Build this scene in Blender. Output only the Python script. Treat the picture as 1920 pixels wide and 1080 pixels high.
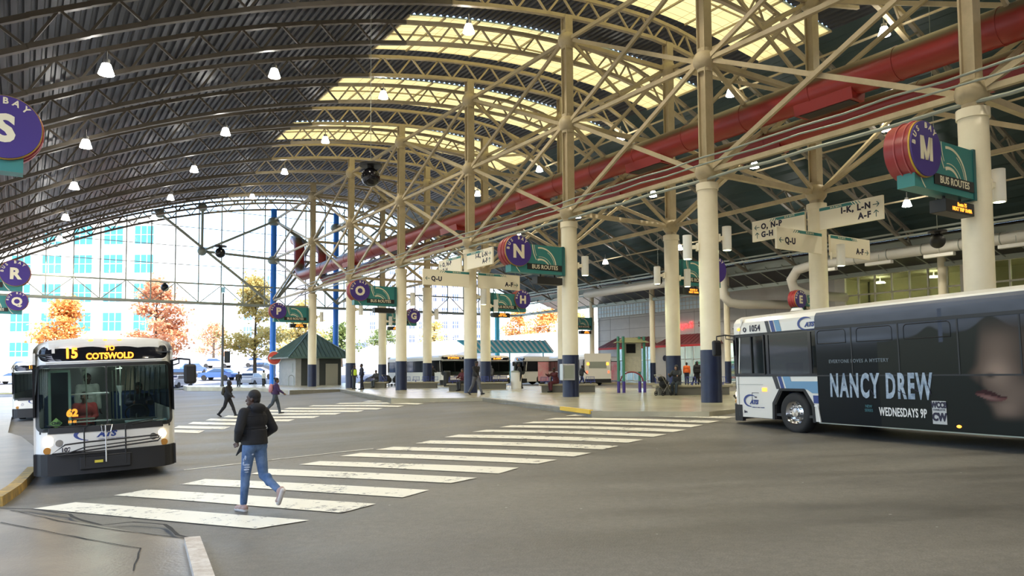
import bpy, bmesh, math, random
import numpy as np
from mathutils import Vector, Matrix
random.seed(7)
for o in list(bpy.data.objects): bpy.data.objects.remove(o, do_unlink=True)
scene = bpy.context.scene
COL = scene.collection
PI = math.pi

# ------------------------------------------------------------------ camera, sky, sun, exposure
CAMZ = 1.2                       # eye height over the plaza level (plaza surface is z = 0)
F_PX, CY, PITCH, ROLL, TH = 1412.0, 622.5, 0.0523, -0.0075, 0.5765
cd = bpy.data.cameras.new('camera')
cam = bpy.data.objects.new('camera', cd); COL.objects.link(cam)
cd.sensor_width = 36.0; cd.sensor_fit = 'HORIZONTAL'
cd.lens = F_PX / 1920.0 * 36.0
cd.shift_y = (CY - 540.0) / 1920.0
cd.clip_start = 0.1; cd.clip_end = 1500
cam.matrix_world = Matrix.Translation((0, 0, CAMZ)) @ Matrix.Rotation(PI/2 + PITCH, 4, 'X') @ Matrix.Rotation(ROLL, 4, 'Z')
scene.camera = cam
w = bpy.data.worlds.new('sky'); scene.world = w; w.use_nodes = True
nt = w.node_tree; nt.nodes.clear()
sky = nt.nodes.new('ShaderNodeTexSky'); sky.sky_type = 'NISHITA'; sky.sun_disc = False
sky.sun_elevation = math.radians(48); sky.sun_rotation = math.radians(150)
sky.air_density = 1.0; sky.dust_density = 2.0; sky.ozone_density = 1.0
bg = nt.nodes.new('ShaderNodeBackground'); bg.inputs['Strength'].default_value = 0.8
wo = nt.nodes.new('ShaderNodeOutputWorld')
nt.links.new(sky.outputs[0], bg.inputs[0]); nt.links.new(bg.outputs[0], wo.inputs[0])
sd = bpy.data.lights.new('sun', 'SUN'); sd.energy = 8.0; sd.angle = math.radians(0.6); sd.color = (1.0, 0.93, 0.82)
sun = bpy.data.objects.new('sun', sd); COL.objects.link(sun)
SUN_DIR = Vector((0.34, -0.54, 0.77)).normalized()      # towards the sun: behind the camera, to the right
sun.rotation_euler = SUN_DIR.to_track_quat('Z', 'Y').to_euler(); sun.location = (-30, -40, 60)
scene.view_settings.view_transform = 'Standard'
scene.view_settings.look = 'None'
scene.view_settings.exposure = 0.33
scene.view_settings.gamma = 1.0
scene.view_settings.use_curve_mapping = False

# ------------------------------------------------------------------ frames
ND = Vector((math.cos(TH), math.sin(TH), 0)); DD = Vector((-math.sin(TH), math.cos(TH), 0))
YAW = TH                                    # local x -> across the hall (u), local y -> along the hall (v)
def W(u, v, z=0.0): return ND*u + DD*v + Vector((0, 0, z))      # z in world metres (plaza = 0)
def Zc(z): return z + CAMZ                                      # height measured from the eye
HALL = Matrix.Rotation(TH, 4, 'Z')

# ground height of the roadway (thin plate spline through surveyed spots)
GP = np.array([(-8.5,15.7,-2.22),(-3.6,10.6,-1.93),(-12.95,34.4,-1.97),(-10.4,33.3,-1.9),(6.9,18.2,-1.53),(2.4,22.5,-1.36),(5.9,20.1,-1.38),
 (-1.4,36,-1.34),(-5.6,36,-1.36),(-12.5,54,-1.38),(-21,63,-1.45),(-27,43,-2.2),(-3,7,-1.84),(12,12,-1.36),(4,6,-1.66),(22,22,-1.33),
 (-20,25,-2.3),(-10.1,16.2,-2.2),(0,92,-1.38),(-30,80,-1.55),(-60,92,-1.9),(40,60,-1.35),(12,70,-1.37),(-7,69,-1.37),(20,40,-1.35),(28,50,-1.35),
 (-90,130,-1.9),(60,130,-1.35),(-40,0,-2.6),(30,-20,-1.3),(-10,-25,-2.0),(-7.5,11,-2.02)])
def _tps():
    P = GP[:, :2]; n = len(P)
    r = np.linalg.norm(P[:, None]-P[None], axis=2)
    K = np.where(r > 0, r*r*np.log(r+1e-9), 0) + np.eye(n)*12.0
    A = np.zeros((n+3, n+3)); A[:n, :n] = K; A[:n, n] = 1; A[:n, n+1:] = P; A[n, :n] = 1; A[n+1:, :n] = P.T
    b = np.zeros(n+3); b[:n] = GP[:, 2]+CAMZ
    return P, np.linalg.solve(A, b)
_P, _C = _tps()
def ground(x, y):
    r = np.hypot(_P[:, 0]-x, _P[:, 1]-y)
    return float((np.where(r > 0, r*r*np.log(r+1e-9), 0)*_C[:len(_P)]).sum() + _C[-3] + _C[-2]*x + _C[-1]*y)
def gnormal(x, y, e=1.2):
    return Vector(((ground(x-e, y)-ground(x+e, y))/(2*e), (ground(x, y-e)-ground(x, y+e))/(2*e), 1)).normalized()
def ray(x, y):
    a, b = (x-960)/F_PX, (y-CY)/F_PX
    cr, sr = math.cos(-ROLL), math.sin(-ROLL)
    a, b = a*cr-b*sr, a*sr+b*cr
    c, s = math.cos(PITCH), math.sin(PITCH)
    return Vector((a, c+b*s, s-b*c))
def on_ground(x, y):
    r = ray(x, y); t = 2.0
    lo, hi = 2.0, 300.0
    for _ in range(40):
        m = (lo+hi)/2
        if CAMZ + r.z*m > ground(r.x*m, r.y*m): lo = m
        else: hi = m
    return Vector((r.x*lo, r.y*lo, ground(r.x*lo, r.y*lo)))
def at_z(x, y, z=0.0):
    r = ray(x, y); t = (z-CAMZ)/r.z
    return Vector((r.x*t, r.y*t, z))
def at_depth(x, y, dep):
    r = ray(x, y); t = dep/r.y
    return Vector((r.x*t, r.y*t, CAMZ+r.z*t))

# ------------------------------------------------------------------ materials
def mat(name, col, rough=0.6, metal=0.0, noise=None, emit=None, spec=0.5, bump=None, alpha=None, trans=None, coat=0):
    m = bpy.data.materials.new(name); m.use_nodes = True
    nt = m.node_tree; b = nt.nodes['Principled BSDF']
    b.inputs['Base Color'].default_value = (*col, 1); b.inputs['Roughness'].default_value = rough
    b.inputs['Metallic'].default_value = metal; b.inputs['Specular IOR Level'].default_value = spec
    if coat: b.inputs['Coat Weight'].default_value = coat; b.inputs['Coat Roughness'].default_value = 0.1
    if noise:
        sc, amt = noise[:2]; c2 = noise[2] if len(noise) > 2 else tuple(c*(1-amt) for c in col)
        tc = nt.nodes.new('ShaderNodeTexCoord'); n = nt.nodes.new('ShaderNodeTexNoise')
        n.inputs['Scale'].default_value = sc; n.inputs['Detail'].default_value = 6; n.inputs['Roughness'].default_value = 0.65
        nt.links.new(tc.outputs['Object'], n.inputs['Vector'])
        rp = nt.nodes.new('ShaderNodeValToRGB'); rp.color_ramp.elements[0].position = 0.35; rp.color_ramp.elements[1].position = 0.65
        rp.color_ramp.elements[0].color = (*c2, 1); rp.color_ramp.elements[1].color = (*col, 1)
        nt.links.new(n.outputs['Fac'], rp.inputs[0]); nt.links.new(rp.outputs[0], b.inputs['Base Color'])
    if bump:
        tc = nt.nodes.new('ShaderNodeTexCoord'); n = nt.nodes.new('ShaderNodeTexNoise')
        n.inputs['Scale'].default_value = bump[0]; n.inputs['Detail'].default_value = 4
        nt.links.new(tc.outputs['Object'], n.inputs['Vector'])
        bp = nt.nodes.new('ShaderNodeBump'); bp.inputs['Strength'].default_value = bump[1]; bp.inputs['Distance'].default_value = 0.02
        nt.links.new(n.outputs['Fac'], bp.inputs['Height']); nt.links.new(bp.outputs[0], b.inputs['Normal'])
    if emit:
        b.inputs['Emission Color'].default_value = (*emit[0], 1); b.inputs['Emission Strength'].default_value = emit[1]
    if alpha is not None:
        out = nt.nodes['Material Output']; mx = nt.nodes.new('ShaderNodeMixShader'); tr = nt.nodes.new('ShaderNodeBsdfTransparent')
        if trans: tr.inputs[0].default_value = (*trans, 1)
        mx.inputs[0].default_value = alpha
        nt.links.new(tr.outputs[0], mx.inputs[1]); nt.links.new(b.outputs[0], mx.inputs[2]); nt.links.new(mx.outputs[0], out.inputs[0])
    return m
M = {}
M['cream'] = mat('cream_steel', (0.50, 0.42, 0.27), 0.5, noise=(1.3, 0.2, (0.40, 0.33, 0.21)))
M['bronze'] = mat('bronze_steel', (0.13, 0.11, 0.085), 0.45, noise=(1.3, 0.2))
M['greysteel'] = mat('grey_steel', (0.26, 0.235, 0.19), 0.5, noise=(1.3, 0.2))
M['sleeve'] = mat('ivory_sleeve', (0.84, 0.77, 0.60), 0.42, noise=(0.8, 0.1, (0.76, 0.69, 0.52)))
M['navy'] = mat('navy_band', (0.007, 0.015, 0.058), 0.38, noise=(2.5, 0.3))
M['deck'] = mat('steel_deck', (0.055, 0.058, 0.065), 0.42, 0.5)
M['decklite'] = mat('teal_deck', (0.026, 0.052, 0.055), 0.5, 0.1)
M['redduct'] = mat('red_duct', (0.30, 0.028, 0.022), 0.35)
def _dusty(m):      # brown dust settled on the upper side of the ducts
    nt = m.node_tree; b = nt.nodes['Principled BSDF']; L = nt.links; g = nt.nodes.new('ShaderNodeNewGeometry'); sp = nt.nodes.new('ShaderNodeSeparateXYZ'); L.new(g.outputs['Normal'], sp.inputs[0])
    n = nt.nodes.new('ShaderNodeTexNoise'); n.inputs['Scale'].default_value = 1.2; n.inputs['Detail'].default_value = 5
    ad = nt.nodes.new('ShaderNodeMath'); ad.operation = 'MULTIPLY_ADD'; ad.inputs[1].default_value = 0.35; L.new(n.outputs[0], ad.inputs[0]); L.new(sp.outputs[2], ad.inputs[2])
    r = nt.nodes.new('ShaderNodeValToRGB'); e = r.color_ramp.elements; e[0].position = .30; e[0].color = (.30, .028, .022, 1); e[1].position = .62; e[1].color = (.17, .125, .075, 1); L.new(ad.outputs[0], r.inputs[0]); L.new(r.outputs[0], b.inputs['Base Color'])
_dusty(M['redduct'])
M['whiteduct'] = mat('white_duct', (0.72, 0.70, 0.64), 0.5)
M['galv'] = mat('grey_pipe', (0.30, 0.33, 0.29), 0.45, 0.3)
M['black'] = mat('black_plastic', (0.012, 0.012, 0.013), 0.5)
M['blackgloss'] = mat('black_gloss', (0.008, 0.008, 0.01), 0.12)
M['white'] = mat('white_paint', (0.78, 0.77, 0.73), 0.35)
M['offwhite'] = mat('offwhite_panel', (0.90, 0.84, 0.68), 0.5)
M['teal'] = mat('teal_panel', (0.035, 0.21, 0.21), 0.4)
M['tealdark'] = mat('teal_edge', (0.02, 0.12, 0.13), 0.4)
M['purple'] = mat('purple_disc', (0.055, 0.03, 0.22), 0.35)
M['redrim'] = mat('red_rim', (0.28, 0.03, 0.035), 0.35)
M['gold'] = mat('gold_edge', (0.5, 0.33, 0.03), 0.4)
M['letter'] = mat('ivory_lettering', (0.78, 0.72, 0.55), 0.5)
M['ink'] = mat('dark_ink', (0.012, 0.008, 0.03), 0.5)
M['inkteal'] = mat('teal_ink', (0.01, 0.10, 0.10), 0.5)
M['led'] = mat('amber_led', (0.9, 0.3, 0.02), 0.5, emit=((1.0, 0.30, 0.03), 2.0))
M['lamp'] = mat('lamp_glow', (1, 1, 1), 0.5, emit=((1.0, 0.96, 0.88), 30.0))
M['chrome'] = mat('chrome', (0.75, 0.75, 0.76), 0.15, 1.0)
M['steel'] = mat('brushed_steel', (0.42, 0.42, 0.42), 0.35, 0.9)
M['tire'] = mat('tire_rubber', (0.018, 0.018, 0.018), 0.75)
M['amber'] = mat('amber_lamp', (0.9, 0.35, 0.05), 0.3, emit=((1.0, 0.35, 0.04), 2.2))
M['amberoff'] = mat('amber_lens', (0.45, 0.2, 0.03), 0.3)
M['headlamp'] = mat('headlamp', (1, 1, 1), 0.3, emit=((1.0, 0.75, 0.42), 14.0))
M['redlamp'] = mat('red_lamp', (0.8, 0.05, 0.03), 0.3, emit=((1.0, 0.12, 0.05), 2.0))
M['glassdark'] = mat('tinted_glass', (0.01, 0.013, 0.014), 0.04, alpha=0.80, trans=(0.75, 0.85, 0.83))
M['glassclear'] = mat('windshield_glass', (0.01, 0.013, 0.013), 0.25, spec=.08, alpha=0.16, trans=(0.85, 0.93, 0.9))
M['pane'] = mat('gable_pane', (0.5, 0.6, 0.65), 0.05, alpha=0.06, trans=(0.97, 0.99, 1.0))

def asphalt():
    m = mat('asphalt', (0.12, 0.115, 0.105), 0.6); nt = m.node_tree; b = nt.nodes['Principled BSDF']; L = nt.links
    tc = nt.nodes.new('ShaderNodeTexCoord')
    def noise(s, d=6, r=0.6, scale=(1, 1, 1), rz=0):
        mp = nt.nodes.new('ShaderNodeMapping'); mp.inputs['Scale'].default_value = scale; mp.inputs['Rotation'].default_value = (0, 0, rz)
        n = nt.nodes.new('ShaderNodeTexNoise'); n.inputs['Scale'].default_value = s; n.inputs['Detail'].default_value = d; n.inputs['Roughness'].default_value = r
        L.new(tc.outputs['Object'], mp.inputs[0]); L.new(mp.outputs[0], n.inputs['Vector']); return n
    big = noise(0.16, 5, 0.6); streak = noise(0.5, 5, 0.7, (0.25, 1.6, 1), 0.25); fine = noise(9, 8, 0.75); spk = noise(55, 2, 0.5)
    r1 = nt.nodes.new('ShaderNodeValToRGB'); e = r1.color_ramp.elements
    e[0].position = 0.3; e[0].color = (0.095, 0.090, 0.080, 1); e[1].position = 0.72; e[1].color = (0.175, 0.163, 0.138, 1)
    L.new(big.outputs[0], r1.inputs[0])
    def mult(a, n, lo, hi, p0=0.3, p1=0.7):
        mr = nt.nodes.new('ShaderNodeMapRange'); mr.inputs[1].default_value = p0; mr.inputs[2].default_value = p1; mr.inputs[3].default_value = lo; mr.inputs[4].default_value = hi
        L.new(n.outputs[0], mr.inputs[0]); mm = nt.nodes.new('ShaderNodeVectorMath'); mm.operation = 'SCALE'
        L.new(a, mm.inputs[0]); L.new(mr.outputs[0], mm.inputs['Scale']); return mm.outputs[0]
    c = mult(r1.outputs[0], streak, 0.66, 1.28); c = mult(c, fine, 0.8, 1.2); c = mult(c, spk, 0.85, 1.2)
    # white flecks
    vo = nt.nodes.new('ShaderNodeTexVoronoi'); vo.inputs['Scale'].default_value = 1.6; L.new(tc.outputs['Object'], vo.inputs['Vector'])
    lt = nt.nodes.new('ShaderNodeMath'); lt.operation = 'LESS_THAN'; lt.inputs[1].default_value = 0.028; L.new(vo.outputs['Distance'], lt.inputs[0])
    mx = nt.nodes.new('ShaderNodeMix'); mx.data_type = 'RGBA'; L.new(lt.outputs[0], mx.inputs[0]); L.new(c, mx.inputs[6]); mx.inputs[7].default_value = (0.4, 0.4, 0.37, 1)
    L.new(mx.outputs[2], b.inputs['Base Color'])
    mr = nt.nodes.new('ShaderNodeMapRange'); mr.inputs[1].default_value = 0.3; mr.inputs[2].default_value = 0.7; mr.inputs[3].default_value = 0.42; mr.inputs[4].default_value = 0.68
    L.new(streak.outputs[0], mr.inputs[0]); L.new(mr.outputs[0], b.inputs['Roughness'])
    bp = nt.nodes.new('ShaderNodeBump'); bp.inputs['Strength'].default_value = 0.35; bp.inputs['Distance'].default_value = 0.012
    L.new(spk.outputs[0], bp.inputs['Height']); L.new(bp.outputs[0], b.inputs['Normal'])
    return m
M['asphalt'] = asphalt()
M['plaza'] = mat('plaza_concrete', (0.44, 0.41, 0.30), 0.24, noise=(0.55, 0.3, (0.34, 0.31, 0.22)))
M['plaza_near'] = mat('worn_concrete', (0.22, 0.185, 0.14), 0.33, noise=(0.9, 0.3, (0.12, 0.105, 0.085)), bump=(30, 0.2))
M['curb'] = mat('curb_concrete', (0.42, 0.41, 0.39), 0.7, noise=(3, 0.3))
M['curbyellow'] = mat('yellow_curb', (0.50, 0.31, 0.06), 0.6, noise=(4, 0.4, (0.18, 0.14, 0.07)))
M['curbwhite'] = mat('white_curb', (0.62, 0.58, 0.52), 0.6, noise=(8, 0.4, (0.4, 0.33, 0.26)))
def worn_paint():
    m = mat('worn_road_paint', (0.66, 0.63, 0.53), 0.5); nt = m.node_tree; b = nt.nodes['Principled BSDF']; L = nt.links
    tc = nt.nodes.new('ShaderNodeTexCoord'); n = nt.nodes.new('ShaderNodeTexNoise'); n.inputs['Scale'].default_value = 5.5; n.inputs['Detail'].default_value = 9; n.inputs['Roughness'].default_value = 0.78
    L.new(tc.outputs['Object'], n.inputs['Vector'])
    n2 = nt.nodes.new('ShaderNodeTexNoise'); n2.inputs['Scale'].default_value = 0.9; n2.inputs['Detail'].default_value = 4; L.new(tc.outputs['Object'], n2.inputs['Vector'])
    ad = nt.nodes.new('ShaderNodeMath'); ad.operation = 'MULTIPLY_ADD'; ad.inputs[1].default_value = 0.30; L.new(n2.outputs[0], ad.inputs[0]); L.new(n.outputs[0], ad.inputs[2])
    r = nt.nodes.new('ShaderNodeValToRGB'); e = r.color_ramp.elements; e[0].position = 0.535; e[0].color = (0.13, 0.125, 0.115, 1); e[1].position = 0.575; e[1].color = (0.74, 0.71, 0.60, 1)
    L.new(ad.outputs[0], r.inputs[0]); L.new(r.outputs[0], b.inputs['Base Color']); return m
M['paint'] = worn_paint()
def skylight_mat():
    m = bpy.data.materials.new('skylight_panel'); m.use_nodes = True; nt = m.node_tree; nt.nodes.clear(); L = nt.links
    out = nt.nodes.new('ShaderNodeOutputMaterial'); tr = nt.nodes.new('ShaderNodeBsdfTranslucent'); df = nt.nodes.new('ShaderNodeBsdfDiffuse'); mx = nt.nodes.new('ShaderNodeMixShader')
    tc = nt.nodes.new('ShaderNodeTexCoord'); br = nt.nodes.new('ShaderNodeTexBrick'); br.inputs['Scale'].default_value = 1.0
    br.inputs['Brick Width'].default_value = 1.2; br.inputs['Row Height'].default_value = 0.6; br.inputs['Mortar Size'].default_value = 0.02; br.offset = 0
    br.inputs['Color1'].default_value = (0.27, 0.225, 0.095, 1); br.inputs['Color2'].default_value = (0.25, 0.205, 0.083, 1); br.inputs['Mortar'].default_value = (0.12, 0.09, 0.035, 1)
    L.new(tc.outputs['Object'], br.inputs['Vector'])
    L.new(br.outputs['Color'], tr.inputs[0]); L.new(br.outputs['Color'], df.inputs[0]); mx.inputs[0].default_value = 0.86
    L.new(df.outputs[0], mx.inputs[1]); L.new(tr.outputs[0], mx.inputs[2]); L.new(mx.outputs[0], out.inputs[0]); return m
M['skylight'] = skylight_mat()

# ------------------------------------------------------------------ mesh helpers
def lin(o, name=None):
    COL.objects.link(o); return o
class MB:
    def __init__(s): s.bm = bmesh.new(); s.mi = 0
    def _new(s, geom):
        for f in geom:
            if isinstance(f, bmesh.types.BMFace): f.material_index = s.mi
    def mesh(s, verts, faces, mtx=None):
        vs = [s.bm.verts.new((mtx @ Vector(v)) if mtx else Vector(v)) for v in verts]
        out = []
        for f in faces:
            try:
                q = s.bm.faces.new([vs[i] for i in f]); q.material_index = s.mi; out.append(q)
            except ValueError: pass
        return vs, out
    def box(s, c, d, rz=0, mtx=None):
        x, y, z = d[0]/2, d[1]/2, d[2]/2
        R = Matrix.Translation(c) @ Matrix.Rotation(rz, 4, 'Z')
        if mtx: R = mtx @ R
        v = [(-x,-y,-z),(x,-y,-z),(x,y,-z),(-x,y,-z),(-x,-y,z),(x,-y,z),(x,y,z),(-x,y,z)]
        s.mesh(v, [(0,3,2,1),(4,5,6,7),(0,1,5,4),(1,2,6,5),(2,3,7,6),(3,0,4,7)], R); return s
    def cyl(s, p0, p1, r0, r1=None, seg=16, cap=True):
        p0, p1 = Vector(p0), Vector(p1); r1 = r0 if r1 is None else r1
        ax = (p1-p0).normalized(); q = ax.to_track_quat('Z', 'Y').to_matrix()
        v = []
        for p, r in ((p0, r0), (p1, r1)):
            for i in range(seg):
                a = 2*PI*i/seg; v.append(p + q @ Vector((math.cos(a)*r, math.sin(a)*r, 0)))
        f = [(i, (i+1) % seg, seg+(i+1) % seg, seg+i) for i in range(seg)]
        if cap: f += [tuple(range(seg))[::-1], tuple(range(seg, 2*seg))]
        s.mesh(v, f); return s
    def bar(s, p0, p1, wd, ht=None, up=(0, 0, 1)):
        p0, p1 = Vector(p0), Vector(p1); ht = ht or wd; ax = (p1-p0).normalized(); up = Vector(up)
        if abs(ax.dot(up)) > 0.99: up = Vector((1, 0, 0))
        sx = ax.cross(up).normalized()*wd/2; sy = sx.cross(ax).normalized()*ht/2
        v = [p+a*sx+b*sy for p in (p0, p1) for a, b in ((-1,-1),(1,-1),(1,1),(-1,1))]
        s.mesh(v, [(0,3,2,1),(4,5,6,7),(0,1,5,4),(1,2,6,5),(2,3,7,6),(3,0,4,7)]); return s
    def tube(s, pts, r, seg=10, closed=False, cap=True):
        pts = [Vector(p) for p in pts]; n = len(pts); rs = r if isinstance(r, (list, tuple)) else [r]*n
        rings = []; prev = None
        for i, p in enumerate(pts):
            if closed: t = (pts[(i+1) % n]-pts[i-1]).normalized()
            else: t = (pts[min(i+1, n-1)]-pts[max(i-1, 0)]).normalized()
            if prev is None:
                a = Vector((0, 0, 1)) if abs(t.z) < 0.9 else Vector((1, 0, 0)); x = t.cross(a).normalized()
            else: x = (prev - t*prev.dot(t)).normalized()
            prev = x; y = t.cross(x)
            rings.append([s.bm.verts.new(p+(x*math.cos(2*PI*k/seg)+y*math.sin(2*PI*k/seg))*rs[i]) for k in range(seg)])
        for i in range(n if closed else n-1):
            A, B = rings[i], rings[(i+1) % n]
            for k in range(seg):
                try: s.bm.faces.new((A[k], A[(k+1) % seg], B[(k+1) % seg], B[k])).material_index = s.mi
                except ValueError: pass
        if cap and not closed:
            for R in (rings[0][::-1], rings[-1]): s.bm.faces.new(R).material_index = s.mi
        return s
    def prism(s, pts, ext):
        """polygon (3D points) extruded by vector"""
        pts = [Vector(p) for p in pts]; e = Vector(ext); n = len(pts)
        v = pts + [p+e for p in pts]
        s.mesh(v, [tuple(range(n))[::-1], tuple(range(n, 2*n))] + [(i, (i+1) % n, n+(i+1) % n, n+i) for i in range(n)]); return s
    def sphere(s, c, r, seg=16, rings=10, mtx=None):
        rr = r if isinstance(r, (tuple, list)) else (r, r, r); c = Vector(c); v = []; 
        for j in range(1, rings):
            t = PI*j/rings
            for i in range(seg):
                a = 2*PI*i/seg; v.append(Vector((rr[0]*math.sin(t)*math.cos(a), rr[1]*math.sin(t)*math.sin(a), rr[2]*math.cos(t))))
        v += [Vector((0, 0, rr[2])), Vector((0, 0, -rr[2]))]
        f = []
        for j in range(rings-2):
            for i in range(seg): f.append((j*seg+i, (j+1)*seg+i, (j+1)*seg+(i+1) % seg, j*seg+(i+1) % seg))
        T, B = len(v)-2, len(v)-1
        for i in range(seg): f.append((T, i, (i+1) % seg)); f.append((B, (rings-2)*seg+(i+1) % seg, (rings-2)*seg+i))
        R = Matrix.Translation(c)
        if mtx: R = R @ mtx
        s.mesh(v, f, R); return s
    def grid(s, fn, nu, nv):
        vs = [[s.bm.verts.new(fn(i/nu, j/nv)) for j in range(nv+1)] for i in range(nu+1)]
        for i in range(nu):
            for j in range(nv):
                s.bm.faces.new((vs[i][j], vs[i+1][j], vs[i+1][j+1], vs[i][j+1])).material_index = s.mi
        return s
    def text(s, body, size, mtx, ext=0.01, bold=0.0, align='CENTER', sx=1.0, shear=0.0, spacing=1.0):
        """lettering in the local XY plane of mtx (x right, y up, z towards reader)"""
        me = text_mesh(body, size, ext, bold, align, shear, spacing)
        S = mtx @ Matrix.Diagonal((sx, 1, 1, 1))
        s.mesh([tuple(v.co) for v in me.vertices], [tuple(p.vertices) for p in me.polygons], S)
        return s
    def build(s, name, m, parent=None, smooth=False, bevel=0, loc=None):
        me = bpy.data.meshes.new(name)
        if smooth: 
            for f in s.bm.faces: f.smooth = True
        bmesh.ops.recalc_face_normals(s.bm, faces=s.bm.faces[:])
        s.bm.to_mesh(me); s.bm.free()
        for q in (m if isinstance(m, (list, tuple)) else [m]): me.materials.append(M[q] if isinstance(q, str) else q)
        if smooth:
            try: me.set_sharp_from_angle(angle=math.radians(40))
            except Exception: pass
        o = bpy.data.objects.new(name, me); COL.objects.link(o)
        if parent: o.parent = parent
        if bevel:
            b = o.modifiers.new('bevel', 'BEVEL'); b.width = bevel; b.segments = 2; b.limit_method = 'ANGLE'
        if loc is not None: o.location = loc
        return o
_tx = {}
def text_mesh(body, size, ext, bold, align='CENTER', shear=0.0, spacing=1.0):
    k = (body, size, ext, bold, align, shear, spacing)
    if k in _tx: return _tx[k]
    c = bpy.data.curves.new('t', 'FONT'); c.body = body; c.size = size; c.extrude = ext; c.offset = bold; c.align_x = align; c.align_y = 'CENTER'
    c.shear = shear; c.space_character = spacing; c.resolution_u = 3
    o = bpy.data.objects.new('t', c); COL.objects.link(o)
    bpy.context.view_layer.update()
    dg = bpy.context.evaluated_depsgraph_get()
    me = bpy.data.meshes.new_from_object(o.evaluated_get(dg))
    bpy.data.objects.remove(o, do_unlink=True)
    _tx[k] = me; return me
def empty(name, loc=(0, 0, 0), rz=0.0, label=None, cat=None, group=None, mtx=None):
    o = bpy.data.objects.new(name, None); COL.objects.link(o); o.empty_display_size = 0.2
    if mtx is not None: o.matrix_world = mtx
    else: o.location = loc; o.rotation_euler = (0, 0, rz)
    if label: tag(o, label, cat, group)
    return o
def tag(o, label, cat, group=None, kind=None):
    if label: o['label'] = label
    if cat: o['category'] = cat
    if group: o['group'] = group
    if kind: o['kind'] = kind
    return o
def struct(o, label=None, cat=None): o['kind'] = 'structure'; return tag(o, label, cat)
def copy_tree(o, parent=None):
    c = o.copy(); COL.objects.link(c)
    if parent: c.parent = parent
    for ch in list(o.children): copy_tree(ch, c)
    return c
ORD = ['first', 'second', 'third', 'fourth', 'fifth', 'sixth', 'seventh', 'eighth', 'ninth', 'tenth', 'eleventh', 'twelfth', 'thirteenth', 'fourteenth', 'fifteenth', 'sixteenth', 'seventeenth', 'eighteenth', 'nineteenth', 'twentieth']
# ------------------------------------------------------------------ ground
def build_ground():
    xs = list(np.linspace(-170, -60, 12)) + list(np.arange(-56, 50, 1.0)) + list(np.linspace(52, 170, 12))
    ys = list(np.arange(-34, 100, 1.0)) + list(np.linspace(104, 330, 24))
    me = MB(); vs = [[me.bm.verts.new((x, y, ground(x, min(y, 110)) if -70 < x < 60 else ground(max(-70, min(60, x)), min(y, 110)))) for y in ys] for x in xs]
    for i in range(len(xs)-1):
        for j in range(len(ys)-1): me.bm.faces.new((vs[i][j], vs[i+1][j], vs[i+1][j+1], vs[i][j+1]))
    o = me.build('floor', 'asphalt', smooth=True); struct(o, 'dark grey asphalt roadway running through the bus hall', 'road')
    return o
build_ground()
def slab(name, pts, top, m, thick=0.5, curb=None, label=None, cat=None):
    b = MB(); b.prism([Vector((p[0], p[1], top-thick)) for p in pts], (0, 0, thick))
    return b.build(name, m)
def P2(u, v): p = W(u, v); return (p.x, p.y)
# central plaza (bays I to P)
edge_px = [(480, 727), (543, 732), (637, 730), (733, 747), (905, 746), (1110, 771), (1380, 778)]
pl = [at_z(x, y, 0.0) for x, y in edge_px]
pl = [(p.x, p.y) for p in pl]
# rounded transitions
p_a=at_z(1330,772,0); p_b=at_z(1400,765,0)
plaza = pl[:-1] + [(p_a.x,p_a.y),(p_b.x,p_b.y),P2(19.6, 12.8), P2(19.8, -8), P2(34, -8), P2(35.2, 20), P2(34, 30), P2(35.2, 34), P2(34.0, 44), P2(35.2, 49), P2(34, 60), P2(35, 70), P2(35, 84), P2(14, 84), P2(13, 76)]
o = slab('floor', plaza, 0.0, 'plaza', 0.6); struct(o, 'pale polished concrete waiting plaza under the two column rows', 'plaza')
def curb_strip(pts, wd, top, low, m, name, label, closed=False):
    b = MB()
    for i in range(len(pts)-1):
        p, q = Vector((*pts[i], 0)), Vector((*pts[i+1], 0)); n = Vector((-(q-p).y, (q-p).x, 0)).normalized()*wd
        b.prism([Vector((p.x, p.y, low)), Vector((q.x, q.y, low)), Vector((q.x, q.y, low))+n, Vector((p.x, p.y, low))+n], (0, 0, top-low))
    o = b.build(name, m); struct(o, label, 'curb'); return o
def off(pts, e): 
    return pts
curb_strip(pl[1:4], 0.3, 0.012, -0.6, 'curb', 'trim_1', 'pale concrete curb along the far left plaza edge')
curb_strip(pl[4:6], 0.3, 0.012, -0.6, 'curb', 'trim_2', 'pale concrete curb of the plaza beside the crosswalk end')
pp = Vector((*pl[5], 0)); qq = Vector((*pl[4], 0)); dq = (qq-pp).normalized()
b = MB(); n_ = Vector((-dq.y, dq.x, 0))
b.bar(pp+dq*0.1-n_*0.02+Vector((0, 0, -0.03)), pp+dq*2.6-n_*0.02+Vector((0, 0, -0.03)), 0.12, 0.12)
struct(b.build('trim_3', mat('yellow_paint', (0.75, 0.48, 0.03), 0.5)), 'yellow painted curb nose at the plaza corner', 'curb')
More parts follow.
